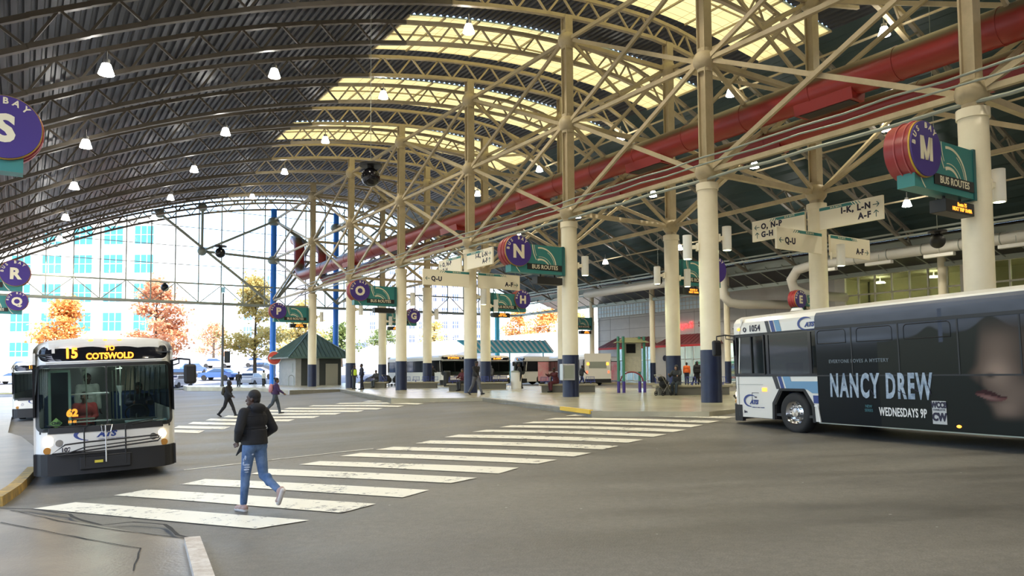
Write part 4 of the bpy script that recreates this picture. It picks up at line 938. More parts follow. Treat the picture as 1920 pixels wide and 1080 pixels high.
# ------------------------------------------------------------------ map kiosk
def kiosk():
    p = at_z(1182, 736, 0); t = empty('map_kiosk', (p.x, p.y, 0), TH-0.45, 'green-posted map kiosk with small hipped roof and red arch', 'kiosk')
    g = mat('kiosk_green', (0.05, 0.22, 0.14), .4)
    for x, y in ((-.72, -.25), (-.45, -.32), (.52, -.05), (.75, -.2)):
        b = MB(); b.cyl((x, y, .62), (x, y, 3.05), .075, seg=14); ps = b.build('post', g, t, True)
        b = MB(); b.cyl((x, y, 0), (x, y, .62), .085, seg=14); b.build('post_foot', 'purple', ps, True)
    b = MB(); b.box((.12, 0, 1.95), (1.0, .28, 1.65)); b.build('panel', mat('kiosk_panel', (0.40, .38, .31), .5), t, bevel=.02)
    b = MB(); b.box((.02, -.15, 2.4), (.52, .03, .5)); b.build('screen', 'blackgloss', t)
    b = MB(); b.box((.12, -.15, 1.55), (.9, .02, .82)); b.build('map_sheet', mat('map_sheet', (0.52, .48, .40), .4, noise=(6, .2)), t)
    b = MB(); b.tube([(.42+math.cos(a)*.1, -.15, 2.42+math.sin(a)*.1) for a in np.linspace(0, 2*PI, 17)[:-1]], .012, 5, closed=True); b.build('ring_emblem', 'galv', t)
    b = MB(); zr = 2.72; q = [(-.85, -.4, zr), (1.0, -.4, zr), (1.0, .4, zr), (-.85, .4, zr)]; r_ = [(-.35, 0, zr+.28), (.55, 0, zr+.28)]
    b.mesh(q+r_, [(0, 1, 5, 4), (1, 2, 5), (2, 3, 4, 5), (3, 0, 4), (3, 2, 1, 0)]); b.build('roof', mat('kiosk_roof', (0.23, .23, .1), .5), t)
    b = MB(); b.tube([(.03+math.cos(a)*.62, -.2, .62+math.sin(a)*.5) for a in np.linspace(0, PI, 17)], .04, 8); b.build('arch', mat('kiosk_red', (0.25, .03, .04), .4), t, True)
kiosk()
# ------------------------------------------------------------------ bins, phone box on the column
def bin_(p, m, label, h=.95, r=.3, grp=None):
    t = empty('trash_bin', p, 0, label, 'trash bin', grp)
    b = MB(); b.cyl((0, 0, 0), (0, 0, h-.12), r*.92, r, seg=18); b.build('body', m, t, True)
    b = MB(); b.cyl((0, 0, h-.12), (0, 0, h), r*1.06, r*.8, seg=18); b.build('lid', 'black' if m != 'white' else 'galv', t, True)
bin_(at_z(838, 724.5, 0), 'black', 'dark round trash bin beside the seated person in maroon', 1.3, .3)
bin_(at_z(968, 729, 0), 'white', 'white trash bin beside the standing person by the pink bus', 1.25, .38)
p = W(U1-.1, VK[2]-.42, 1.15); t = empty('call_box', p, TH, 'grey steel call box on the navy band of the bay N column', 'call box')
b = MB(); b.box((-.45, -.05, 0), (.7, .25, .75)); b.build('cabinet', 'steel', t, bevel=.02); b = MB(); b.box((-.45, -.19, 0), (.55, .02, .6)); b.build('door', 'galv', t)
# ------------------------------------------------------------------ buses
M['buswhite'] = mat('bus_white', (0.70, 0.68, 0.62), 0.3, coat=0.3)
M['bumper'] = mat('bumper_black', (0.010, 0.010, 0.011), 0.6)
M['busdark'] = mat('bus_interior', (0.035, 0.038, 0.04), 0.7)
M['busblue'] = mat('stripe_blue', (0.015, 0.04, 0.20), 0.35); M['busazure'] = mat('stripe_azure', (0.13, 0.28, 0.44), 0.35); M['busblack'] = mat('stripe_black', (0.015, 0.014, 0.02), 0.35)
M['destglass'] = mat('sign_glass', (0.008, 0.009, 0.012), 0.08)
M['seatblue'] = mat('seat_fabric', (0.03, 0.06, 0.16), 0.8)
M['rail'] = mat('grab_rail', (0.55, 0.6, 0.5), 0.3, .5)
HW = 1.295
def fy(x, z):      # front surface of the nose (y, forward is +)
    a = min(1, abs(x)/HW)
    plan = 0.16*(1-a*a) - 0.30*max(0, (a-0.80)/0.20)**2.2
    rake = -0.03*(z-0.3) if z < 1.2 else -0.027-0.11*(z-1.2)
    if z > 2.45: rake -= 0.35*(z-2.45)**1.5*1.2
    return plan+rake-0.18
def fpatch(b, x0, x1, z0, z1, off=0.0, rad=0.0, nu=14, nv=10, z0b=None):
    """panel hugging the nose, rounded-rectangle outline, with 3 cm thickness"""
    def pt(s, t, o):
        z = z0+(z1-z0)*t; xx0, xx1 = x0, x1
        if rad:
            d = min(z-z0, z1-z); 
            if d < rad: k = rad-math.sqrt(max(0, rad*rad-(rad-d)**2)); xx0 += k; xx1 -= k
        x = xx0+(xx1-xx0)*s
        return Vector((x, fy(x, z)+o, z))
    rows = []
    ts = [0, .01, .03, .07, .14] + [0.14+0.72*i/nv for i in range(1, nv)] + [.86, .93, .97, .99, 1]
    for o in (off, off-0.03): rows.append([[b.bm.verts.new(pt(i/nu, t, o)) for t in ts] for i in range(nu+1)])
    F, K = rows; m = len(ts)-1
    for i in range(nu):
        for j in range(m):
            for G in (F, K):
                try: b.bm.faces.new((G[i][j], G[i+1][j], G[i+1][j+1], G[i][j+1])).material_index = b.mi
                except ValueError: pass
    for i in range(nu):
        for j in (0, m): b.bm.faces.new((F[i][j], F[i+1][j], K[i+1][j], K[i][j])).material_index = b.mi
    for j in range(m):
        for i in (0, nu): b.bm.faces.new((F[i][j], F[i][j+1], K[i][j+1], K[i][j])).material_index = b.mi
    return b
def fring(b, x0, x1, z0, z1, wd, off, rad=0.12, seg=8):
    """rounded frame ring hugging the nose"""
    def loop(e, r):
        pts = []
        for cx, cz, a0 in ((x1-r, z1-r, 0), (x0+r, z1-r, 90), (x0+r, z0+r, 180), (x1-r, z0+r, 270)):
            for k in range(seg+1): a = math.radians(a0+90*k/seg); pts.append((cx+math.cos(a)*(r+e), cz+math.sin(a)*(r+e)))
        out = []
        for i, p in enumerate(pts):
            q = pts[(i+1) % len(pts)]; n = max(1, int(math.hypot(q[0]-p[0], q[1]-p[1])/.15))
            for k in range(n): out.append((p[0]+(q[0]-p[0])*k/n, p[1]+(q[1]-p[1])*k/n))
        return out
    A, B = loop(0, rad), loop(-wd, rad)
    va = [b.bm.verts.new((x, fy(x, z)+off, z)) for x, z in A]; vb = [b.bm.verts.new((x, fy(x, z)+off, z)) for x, z in B]
    n = min(len(va), len(vb))
    for i in range(n): 
        b.bm.faces.new((va[i % len(va)], va[(i+1) % len(va)], vb[(i+1) % len(vb)], vb[i % len(vb)])).material_index = b.mi
    return b
def wheel(t, x, y, s):
    R = 0.49; w = empty('wheel', (x, y, R)); w.parent = t
    prof = [(0.29, .13), (.40, .15), (.455, .135), (.48, .10), (.49, .05), (.49, -.1), (.46, -.15), (.29, -.15)]
    b = MB(); seg = 40; vs = []
    for i in range(seg):
        a = 2*PI*i/seg; vs.append([b.bm.verts.new((s*p[1], math.cos(a)*p[0], math.sin(a)*p[0])) for p in prof])
    for i in range(seg):
        for j in range(len(prof)-1): b.bm.faces.new((vs[i][j], vs[(i+1) % seg][j], vs[(i+1) % seg][j+1], vs[i][j+1]))
    b.build('tire', 'tire', w, True)
    b = MB(); vs = []; prof = [(.30, .125), (.285, .10), (.25, .05), (.20, .035), (.16, .06), (.11, .075), (.10, .12), (.001, .125)]
    for i in range(seg):
        a = 2*PI*i/seg; vs.append([b.bm.verts.new((s*p[1], math.cos(a)*p[0], math.sin(a)*p[0])) for p in prof])
    for i in range(seg):
        for j in range(len(prof)-1): b.bm.faces.new((vs[i][j], vs[(i+1) % seg][j], vs[(i+1) % seg][j+1], vs[i][j+1]))
    b.build('rim', 'chrome', w, True)
    b = MB()
    for i in range(10):
        a = 2*PI*i/10; b.cyl((s*.06, math.cos(a)*.165, math.sin(a)*.165), (s*.11, math.cos(a)*.165, math.sin(a)*.165), .018, seg=6)
    b.build('lug_nuts', 'chrome', w)
    b = MB()
    for i in range(10):
        a = 2*PI*(i+.5)/10; b.cyl((s*.05, math.cos(a)*.232, math.sin(a)*.232), (s*.052, math.cos(a)*.232, math.sin(a)*.232), .026, seg=10)
    b.build('hand_holes', 'black', w)
LB = 12.0; YF = -0.42      # body length, start of straight sides
WF, WR = -2.45, -9.4
def arch(y): return [(y+.63, .30), (y+.61, .67), (y+.37, 1.01), (y-.37, 1.01), (y-.61, .67), (y-.63, .30)]
def side_poly(y0, y1, z0, z1):
    """outline of the lower side panel with arch cut-outs, from front y0 to rear y1"""
    pts = [(y0, z0)]
    for yc in (WF, WR):
        if y1 < yc-.62 and yc+.62 < y0: pts += [(a, max(z0, c)) for a, c in arch(yc)]
    pts += [(y1, z0), (y1, z1), (y0, z1)]
    return pts
def bus(mtx, label, dest=None, num=None, split=0, hi=True, wrap=None, group=None, interior=True, rear=False, win2=None, logo=True, two_mirrors=False, side_glass='glassdark', route=None, rack=True):
    t = empty('bus', mtx=mtx, label=label, cat='bus', group=group)
    # --- shell
    bm_ = MB()
    sides = [(-1, 'l'), (1, 'r')]
    for s, _ in sides:
        pts = side_poly(YF, -LB, .32, 1.38); bm_.prism([(s*HW, y, z) for y, z in pts], (-s*.05, 0, 0))
        bm_.prism([(s*HW, y, z) for y, z in [(YF, 2.42), (-LB, 2.42), (-LB, 2.66), (YF, 2.66)]], (-s*.05, 0, 0))
    # roof shell
    prof = [(-HW, 2.64), (-HW+.02, 2.74), (-HW+.10, 2.84), (-HW+.28, 2.91), (-.6, 2.95), (0, 2.965), (.6, 2.95), (HW-.28, 2.91), (HW-.10, 2.84), (HW-.02, 2.74), (HW, 2.64)]
    ys = [-LB, YF]
    rows = []
    for y in ys: rows.append([bm_.bm.verts.new((x, y, z)) for x, z in prof])
    for k in range(1, 7):     # front cap rolls down to the header
        a = k/6*PI/2; row = []
        for x, z in prof:
            zz = 2.64+(z-2.64)*math.cos(a)*1.0; yy = YF+(fy(x, 2.64)-YF)*math.sin(a); row.append(bm_.bm.verts.new((x*(1-.0*k), yy, max(zz, 2.64))))
        rows.append(row)
    for A, B in zip(rows, rows[1:]):
        for i in range(len(prof)-1):
            try: bm_.bm.faces.new((A[i], A[i+1], B[i+1], B[i]))
            except ValueError: pass
    # front shell pieces
    fpatch(bm_, -HW, HW, .62, 1.14, 0, 0, 22, 4)
    fpatch(bm_, -HW, -HW+.10, 1.14, 2.64, 0, 0, 3, 12); fpatch(bm_, HW-.10, HW, 1.14, 2.64, 0, 0, 3, 12)
    fpatch(bm_, -HW, HW, 2.34, 2.64, 0, 0, 22, 3)
    # rear wall
    bm_.box((0, -LB-.02, 1.65), (2*HW, .05, 2.6))
    body = bm_.build('body', 'buswhite', t)
    b = MB(); b.box((0, -LB/2-.1, .42), (2*HW-.1, LB-.5, .06)); b.box((0, -LB/2, 2.62), (2*HW-.12, LB-.6, .03)); b.build('floor_pan', 'busdark', t)
    b = MB(); b.prism([(-HW-.01, y, z) for y, z in [(YF, 1.385), (-LB, 1.385), (-LB, 1.355), (YF, 1.355)]], (.03, 0, 0)); b.prism([(HW+.01, y, z) for y, z in [(YF, 1.385), (-LB, 1.385), (-LB, 1.355), (YF, 1.355)]], (-.03, 0, 0)); b.build('belt_trim', 'black', t)
    # wheel wells, wheels
    for i, yc in enumerate((WF, WR)):
        for s in (-1, 1):
            wheel(t, s*(HW-.17), yc, s)
            b = MB(); a = arch(yc); o = [(yc+(y-yc)*1.13, z if z < .4 else z*1.06) for y, z in a]; q = [(s*(HW+.012), y, z) for y, z in o]; r_ = [(s*(HW+.012), y, z) for y, z in a]
            for k in range(5): b.prism([q[k], q[k+1], r_[k+1], r_[k]], (-s*.04, 0, 0))
            b.prism([(s*(HW-.05), y, z) for y, z in a], (-s*.02, 0, 0)) if False else None
            b.build('wheel_arch', 'bumper', t)
            b = MB(); ins = [(s*(HW-.45), y, z) for y, z in a]
            for k in range(5): b.mesh([(s*(HW-.03), *a[k]), (s*(HW-.03), *a[k+1]), (s*(HW-.45), *a[k+1]), (s*(HW-.45), *a[k])], [(0, 1, 2, 3)])
            b.mesh(ins, [(0, 1, 2, 3, 4, 5)]); b.build('wheel_well', 'black', t)
    b = MB(); b.box((0, -LB/2, .34), (2*HW-.5, LB-1.5, .12)); b.build('undercarriage', 'black', t)
    # --- windows along the sides
    bays = win2 or [(-.50, -1.62), (-1.70, -3.05), (-3.12, -4.55), (-4.62, -6.05), (-6.12, -7.55), (-7.62, -9.05), (-9.12, -10.5), (-10.57, -11.7)]
    for s in (-1, 1):
        for k, (ya, yb) in enumerate(bays):
            b = MB(); b.box((s*(HW-.02), (ya+yb)/2, 1.90), (.02, ya-yb, 1.05)); b.build('side_window', side_glass, t)
        b = MB()
        edges = [YF] + [ (bays[i][1]+bays[i+1][0])/2 for i in range(len(bays)-1)] + [-LB]
        for y in edges: b.box((s*(HW-.015), y, 1.90), (.04, .09, 1.06))
        b.box((s*(HW-.012), (YF-LB)/2, 2.405), (.035, LB+YF, .05)); b.box((s*(HW-.012), (YF-LB)/2, 1.40), (.035, LB+YF, .05))
        b.build('window_pillars', 'blackgloss', t)
    # --- nose
    b = MB(); fpatch(b, -HW, HW, .20, .64, .07, .03, 22, 5); b.box((-HW+.04, YF-.06, .42), (.1, .28, .42)); b.box((HW-.04, YF-.06, .42), (.1, .28, .42)); b.build('bumper', 'bumper', t)
    ws = empty('windshield', (0, 0, 0)); ws.parent = t
    b = MB(); fpatch(b, -HW+.06, -.02, 1.10, 2.40, .012, .10, 12, 12); b.build('glass', 'glassclear', ws)
    b = MB(); fpatch(b, .02, HW-.06, 1.10, 2.40, .012, .10, 12, 12); b.build('glass', 'glassclear', ws)
    b = MB(); fring(b, -HW+.035, HW-.035, 1.07, 2.42, .07, .018, .13); b.bar((0, fy(0, 1.1)+.02, 1.08), (0, fy(0, 2.4)+.02, 2.41), .045, .02); fpatch(b, -HW+.1, HW-.1, 1.03, 1.15, .014, .0, 14, 3); b.build('gasket', 'black', ws)
    ds = MB(); fpatch(ds, -HW+.10, HW-.10, 2.47, 2.80, .03, .15, 20, 6); dst = ds.build('destination_sign', 'destglass', t)
    b = MB(); fpatch(b, -HW, HW, 2.42, 2.84, .008, .0, 22, 6); b.build('header', 'buswhite', t)
    b = MB(); fring(b, -HW+.085, HW-.085, 2.455, 2.815, .025, .035, .155); b.build('sign_rim', 'white', t)
    def ftext(txt, size, x, z, bold=0.004, off=.04, ext=.003, sx=1.0, parent=t, m='led', nm='amber_text', shear=0):
        b = MB(); y = fy(x, z)+off; T = Matrix.Translation((x, y, z)) @ Matrix.Rotation(PI, 4, 'Z') @ Matrix.Rotation(PI/2, 4, 'X'); b.text(txt, size, T, ext, bold, sx=sx, shear=shear); return b.build(nm, m, parent)
    if dest:
        ftext(dest[0], .29, .62, 2.63, .012, .075, sx=.85, parent=dst); ftext(dest[1], .13, -.08, 2.72, .006, .085, sx=.95, parent=dst); ftext(dest[2], .175, -.08, 2.56, .007, .06, sx=.88, parent=dst)
        ftext('T', .2, .93, 2.72, .014, .085, sx=1.1, parent=dst, m='white', nm='white_letter')
    elif route: 
        ftext(route, .2, .1, 2.64, .01, .05, sx=1.0, parent=dst)
    for x in (-1.08, -.26, 0, .26, 1.08):
        b = MB(); b.sphere((x, fy(x, 2.8)-.04, 2.885-(.05 if abs(x) > 1 else 0)), (.08, .05, .035), 10, 6); b.build('marker_lamp', 'amber', t, True)
    if hi:
        # headlamps and signals
        for s in (-1, 1):
            x = s*1.02; b = MB(); b.cyl((x, fy(x, .88)-.03, .88), (x, fy(x, .88)+.012, .88), .085, seg=20); b.build('headlamp', 'headlamp', t, True)
            x = s*.85; b = MB(); b.cyl((x, fy(x, .84)-.03, .84), (x, fy(x, .84)+.010, .84), .07, seg=18); b.build('lower_lamp', 'chrome', t, True)
            x = s*1.06; b = MB(); b.cyl((x, fy(x, .70)-.03, .70), (x, fy(x, .70)+.012, .70), .07, seg=18); b.build('turn_signal', 'amberoff', t, True)
            # mirrors
            if s > 0 and not two_mirrors: continue
            b = MB(); xm = s*(HW+.10); b.tube([(s*(HW-.05), -.35, 2.42), (s*(HW+.10), -.18, 2.46), (s*(HW+.30), -.08, 2.43), (s*(HW+.30), -.08, 2.33)], .022, 6); b.tube([(s*(HW-.02), -.36, 2.32), (s*(HW+.1), -.2, 2.36), (s*(HW+.1), -.2, 2.46)], .015, 6)
            am = b.build('mirror_arm', 'black', t)
            b = MB(); b.box((s*(HW+.30), -.06, 2.12), (.25, .12, .42)); b.build('mirror', 'black', am, bevel=.05)
        # wipers
        for s in (-1, 1):
            b = MB(); x0 = s*.15; x1 = s*.85; b.tube([(x0+s*.3, fy(x0, 1.1)+.03, 1.08), (s*.35, fy(.35, 1.35)+.05, 1.16), (x1, fy(x1, 1.5)+.06, 1.20 if s < 0 else 1.17)], .012, 5); b.tube([(s*.45, fy(.45, 1.2)+.04, 1.13), (s*1.05, fy(1.05, 1.3)+.04, 1.20)], .010, 5); b.build('wiper', 'black', t)
        if logo:
            b = MB(); 
            for k in range(20):
                a0, a1 = math.radians(35+k*11), math.radians(35+(k+1)*11); w0 = .008+.022*math.sin(k/20*PI)
                def q(a, o): x = .27-math.cos(a)*(.24+o)*1.25; z = .98+math.sin(a)*(.12+o*.6); return Vector((x-.0, fy(x, z)+.006, z))
                b.mesh([q(a0, -w0), q(a1, -w0), q(a1, w0), q(a0, w0)], [(0, 1, 2, 3)])
            b.build('logo_swoosh', 'busblue', t)
            ftext('ATS', .15, .02, .965, .008, .004, .003, 1.25, m='busblue', nm='logo_letters', shear=.3); ftext('CHARLOTTE AREA TRANSIT SYSTEM', .035, -.12, .87, .0, .004, .002, 1.0, m='busblue', nm='logo_small_text')
        if num: ftext(num, .12, .74, .70, .003, .006, .003, 1.0, m='ink', nm='fleet_number')
        if rack:
            # bicycle rack folded up on the nose
            r_ = empty('bike_rack', (0, fy(0, .7)+.12, 0)); r_.parent = t
            b = MB(); b.tube([(.42, 0, .35), (.42, .03, 1.12)], .016, 6); b.tube([(-.32, 0, .35), (-.32, .03, 1.12)], .016, 6); b.tube([(-.42, 0, .55), (.42, 0, .55)], .016, 6)
            b.tube([(.98, .03, .66), (.75, .03, .82), (.42, .03, .84), (-.9, .03, .88), (-.98, .03, .83), (-.92, .03, .76), (.6, .03, .66)], .018, 6, closed=True); b.tube([(.8, .05, .62), (.42, .05, .74), (-.6, .05, .80), (-.95, .05, .83)], .014, 6); b.tube([(.9, .05, .62), (0, .05, .62)], .014, 6)
            b.build('rack_tubes', 'black', r_)
            b = MB(); b.box((.05, -.03, .42), (.92, .08, .26)); b.build('rack_base', 'bumper', r_, bevel=.02)
            b = MB(); b.tube([(.04, .06, .42), (.04, .06, 1.16)], .014, 6); b.tube([(-.05, .06, 1.02), (-.08, .06, 1.16), (.12, .06, 1.16), (.10, .06, 1.02), (-.05, .06, 1.02)], .012, 6); b.build('rack_latch', 'chrome', r_)
            b = MB(); b.box((.17, .02, .44), (.15, .03, .05)); b.build('yellow_tag', mat('tag_yellow', (.6, .5, .05), .5), r_)
    if interior:
        b = MB(); b.box((0, -.62, .78), (2.3, .45, .66)); b.box((-.55, -1.0, .95), (.9, .35, .5)); b.build('dashboard', 'busdark', t, bevel=.04)
        b = MB(); b.tube([(-.62+math.cos(a)*.23, -1.18+math.sin(a)*.12, 1.30+math.sin(a)*.19) for a in np.linspace(0, 2*PI, 25)[:-1]], .018, 6, closed=True); b.tube([(-.62, -1.0, .9), (-.62, -1.17, 1.28)], .03, 6); b.build('steering_wheel', 'black', t)
        for k, y in enumerate((-1.75, -3.6, -4.5, -5.4, -6.3, -7.2)):
            for s in ((-1,) if k == 0 else (-1, 1)):
                b = MB(); x = s*.78; b.box((x, y, .95), (.85 if k else .5, .45, .12)); b.box((x, y-.25, 1.3), (.85 if k else .5, .1, .75)); b.box((x, y, .7), (.3, .3, .45)); b.build('passenger_seat' if k else 'driver_seat', 'seatblue', t, bevel=.03)
        b = MB()
        for x, y in ((.35, -1.3), (-.35, -2.0), (.35, -3.2), (-.35, -3.9), (.35, -5.0), (-.35, -6), (.35, -7)): b.tube([(x, y, .45), (x, y, 2.6)], .017, 6)
        for x in (-.35, .35): b.tube([(x, -1.0, 2.3), (x, -9, 2.3)], .017, 6)
        b.tube([(.95, -1.05, 1.25), (.2, -1.05, 1.25)], .02, 6); b.build('grab_rails', 'rail', t)
    return t, dst
def bus_matrix(front, head):
    """front = ground point (x, y) under the middle of the nose, head = heading direction (x, y)"""
    h = Vector((head[0], head[1], 0)).normalized(); mid = Vector((front[0], front[1], 0))-h*6
    n = gnormal(mid.x, mid.y, 3.0); r = h.cross(n).normalized(); f = n.cross(r).normalized()
    R = Matrix((r, f, n)).transposed().to_4x4()
    z = ground(mid.x, mid.y); o = Vector((mid.x, mid.y, z))+f*6
    return Matrix.Translation(o) @ R
# --- oncoming bus 15 on the left (local x is the bus's right side, seen on the image left)
p = Vector((-8.25, 15.5)); hd = Vector((8.45, -15.75)).normalized(); a = math.radians(2.0); hd = Vector((hd.x*math.cos(a)-hd.y*math.sin(a), hd.x*math.sin(a)+hd.y*math.cos(a)))
LBM = bus_matrix(p, hd)
busL, dst = bus(LBM, 'white city bus with amber sign 15 to Cotswold driving toward the viewer', dest=('15', 'TO', 'COTSWOLD'), num='102')
def on_left(o): o.parent = busL
b = MB(); T = Matrix.Translation((.62, fy(.62, 1.3)-.10, 1.42)) @ Matrix.Rotation(PI, 4, 'Z') @ Matrix.Rotation(PI/2, 4, 'X'); b.text('62', .2, T, .004, .012); on_left(b.build('route_number', 'led'))
b = MB(); T = Matrix.Translation((.62, fy(.62, 1.3)-.06, 1.25)) @ Matrix.Rotation(PI, 4, 'Z') @ Matrix.Rotation(PI/2, 4, 'X'); b.text('10 41', .07, T, .003, .004); on_left(b.build('clock_digits', 'led'))
b = MB(); c = Vector((.90, fy(.9, 1.2)-.03, 1.24)); b.prism([c+Vector((.11, 0, 0)), c+Vector((0, 0, .11)), c+Vector((-.11, 0, 0)), c+Vector((0, 0, -.11))], (0, .006, 0)); on_left(b.build('green_diamond', mat('green_diamond', (.25, .42, .12), .5)))
b = MB(); T = Matrix.Translation(c+Vector((0, .008, 0))) @ Matrix.Rotation(PI, 4, 'Z') @ Matrix.Rotation(PI/2, 4, 'X'); b.text('CNG', .07, T, .002, .004); on_left(b.build('diamond_text', 'ink'))
# open entrance door seen through the glass
b = MB()
for (x0, z0, x1, z1) in ((1.02, 1.15, 1.02, 2.28), (.66, 1.15, .66, 2.28), (1.02, 2.28, .66, 2.28)): b.bar((x0, -.78, z0), (x1, -.78, z1), .06, .05)
on_left(b.build('door_frame', mat('door_green', (.33, .50, .45), .4)))
b = MB(); b.box((.84, -.80, 1.7), (.34, .02, 1.15)); on_left(b.build('door_glass', 'glassdark'))
b = MB(); b.box((.30, -1.05, 1.78), (.75, .25, .03)); b.box((.35, -.9, 1.2), (.9, .05, .03)); on_left(b.build('fare_shelf', 'white'))
b = MB(); b.box((-.75, -.55, 1.16), (.8, .3, .03)); on_left(b.build('dash_papers', mat('papers', (.6, .65, .6), .6, noise=(9, .8, (.08, .2, .3)))))
b = MB(); b.cyl((-.28, -.8, 1.5), (-.28, -.8, 1.75), .02, seg=8); b.cyl((-.28, -.8, 1.75), (-.28, -.8, 1.93), .02, .07, seg=10); on_left(b.build('farebox_funnel', 'white'))
b = MB(); 
for k in range(9): b.bar((-1.15+k*.1, -1.6, 2.3), (-1.1+k*.1, -1.6, 1.7-.03*k), .05, .02)
on_left(b.build('rear_blind', mat('dark_blind', (.04, .06, .055), .8)))
# the follow-on bus behind it
bus(bus_matrix((-23.1, 37.2), (0.45, -0.9)), 'second white bus waiting behind the oncoming bus at the left edge', route='11 UNIVER', interior=False, rack=False, side_glass='destglass')
for y_ in (-1.5, -4.0):
    ld = bpy.data.lights.new('cabin_light', 'POINT'); ld.energy = 22; ld.color = (.9, 1, .95); ld.shadow_soft_size = .2
    lo = bpy.data.objects.new('cabin_light', ld); COL.objects.link(lo); lo.parent = busL; lo.location = (0, y_, 2.45)
# --- dark wrapped bus on the right (we see its left side, local -x)
HR = Vector((-0.372, 0.928)).normalized()
RBM = bus_matrix((6.955, 20.68), HR)
busR, _ = bus(RBM, 'city bus wrapped in a dark mystery series advert, nose at the crosswalk end', dest=None, num='1054', side_glass='glassdark', rack=True, route='75')
# white side decorations; helper: polygon on the left side, given (y,z)
def lside(pts, m, nm, off=.006, parent=None, th=.004):
    b = MB(); b.prism([(-HW-off, y, z) for y, z in pts], (-th, 0, 0)); return b.build(nm, m, parent or busR)
def ltext(txt, size, y, z, m='ink', nm='lettering', bold=.004, sx=1.0, shear=0, align='CENTER', off=.012, parent=None, ext=.003, spacing=1.0):
    b = MB(); T = Matrix.Translation((-HW-off, y, z)) @ Matrix.Rotation(-PI/2, 4, 'Z') @ Matrix.Rotation(PI/2, 4, 'X'); b.text(txt, size, T, ext, bold, align, sx, shear, spacing); return b.build(nm, m, parent or busR)
for k, (o, m_) in enumerate(((0, 'busblack'), (.17, 'busblue'), (.33, 'busazure'))):
    wd = .12 if k < 2 else .17
    y0 = -1.62-o; lside([(y0, 2.73), (y0-wd, 2.73), (y0-wd-.09, 2.43), (y0-.09, 2.43)], m_, 'roof_stripe')
lside([(-1.80, 1.36), (-1.95, 1.36), (-2.06, 1.05), (-1.93, 1.05)], 'busblack', 'waist_stripe'); lside([(-1.99, 1.36), (-2.10, 1.36), (-2.21, 1.05), (-2.10, 1.05)], 'busblue', 'waist_stripe')
lside([(-2.16, 1.36), (-2.40, 1.36), (-2.44, 1.24), (-3.28, 1.24), (-3.28, .97), (-3.10, .97), (-2.95, 1.05), (-2.27, 1.05)], 'busazure', 'waist_stripe')
lside([(-3.12, .92), (-3.28, .92), (-3.28, .74), (-3.13, .74)], 'busblue', 'waist_stripe'); lside([(-3.13, .70), (-3.28, .70), (-3.28, .66), (-3.13, .66)], 'white', 'waist_stripe')
ltext('1054', .23, -1.24, 2.57, 'ink', 'fleet_number', .002, .95)
b = MB(); b.sphere((-HW-.005, -.62, 2.58), (.02, .06, .04), 10, 6); b.build('side_marker', 'amber', busR, True)
b = MB(); b.tube([(-HW-.012, -.86+math.cos(a)*.05, 2.56+math.sin(a)*.05) for a in np.linspace(0, 2*PI, 17)[:-1]], .012, 5, closed=True); b.build('round_emblem', 'ink', busR)
def catslogo(y, z, sc, parent):
    b = MB()
    for k in range(22):
        def q(a, o): return Vector((-HW-.012, y-(-math.cos(a)*(.27+o))*sc*1.1, z+math.sin(a)*(.17+o)*sc))
        a0, a1 = math.radians(50+k*10), math.radians(50+(k+1)*10); w0 = .008+.028*math.sin(k/22*PI)
        b.mesh([q(PI-a0, -w0), q(PI-a1, -w0), q(PI-a1, w0), q(PI-a0, w0)], [(0, 1, 2, 3)])
    b.build('logo_swoosh', 'busblue', parent)
    ltext('ATS', .17*sc, y-.12*sc, z-.04*sc, 'busblue', 'logo_letters', .008, 1.15, .3, parent=parent); ltext('CHARLOTTE AREA TRANSIT', .04*sc, y-.3*sc, z-.19*sc, 'busblue', 'logo_small_text', 0, 1.1, parent=parent)
catslogo(-.98, .74, .85, busR); catslogo(-3.02, 2.58, .82, busR)
b = MB(); b.box((-HW-.01, -1.50, 1.03), (.03, .16, .09)); b.build('side_turn_lamp', 'amber', busR, bevel=.01)
lside([(-1.02, .95), (-1.28, .95), (-1.28, .94), (-1.02, .94)], 'ink', 'hatch_line'); lside([(-1.02, .95), (-1.03, .95), (-1.03, .70), (-1.02, .70)], 'ink', 'hatch_line'); lside([(-1.12, .85), (-1.20, .85), (-1.20, .82), (-1.12, .82)], 'ink', 'hatch_latch')
lside([(-.47, 1.16), (-1.45, 1.16), (-1.45, 1.152), (-.47, 1.152)], 'galv', 'panel_seam'); lside([(-.50, 1.36), (-.508, 1.36), (-.508, .34), (-.50, .34)], 'galv', 'panel_seam')
ltext('1054', .06, -.75, .45, 'ink', 'tiny_text', .001); lside([(-.70, .50), (-.72, .50), (-.72, .42), (-.70, .42)], 'ink', 'small_mark')
# driver window frame and sliding sashes
b = MB()
for y in (-.50, -1.08, -1.55): b.bar((-HW-.01, y, 1.41), (-HW-.01, y, 2.40), .035, .03)
for z in (1.42, 2.385): b.bar((-HW-.01, -.5, z), (-HW-.01, -1.55, z), .035, .03)
b.build('driver_window_frame', 'black', busR)
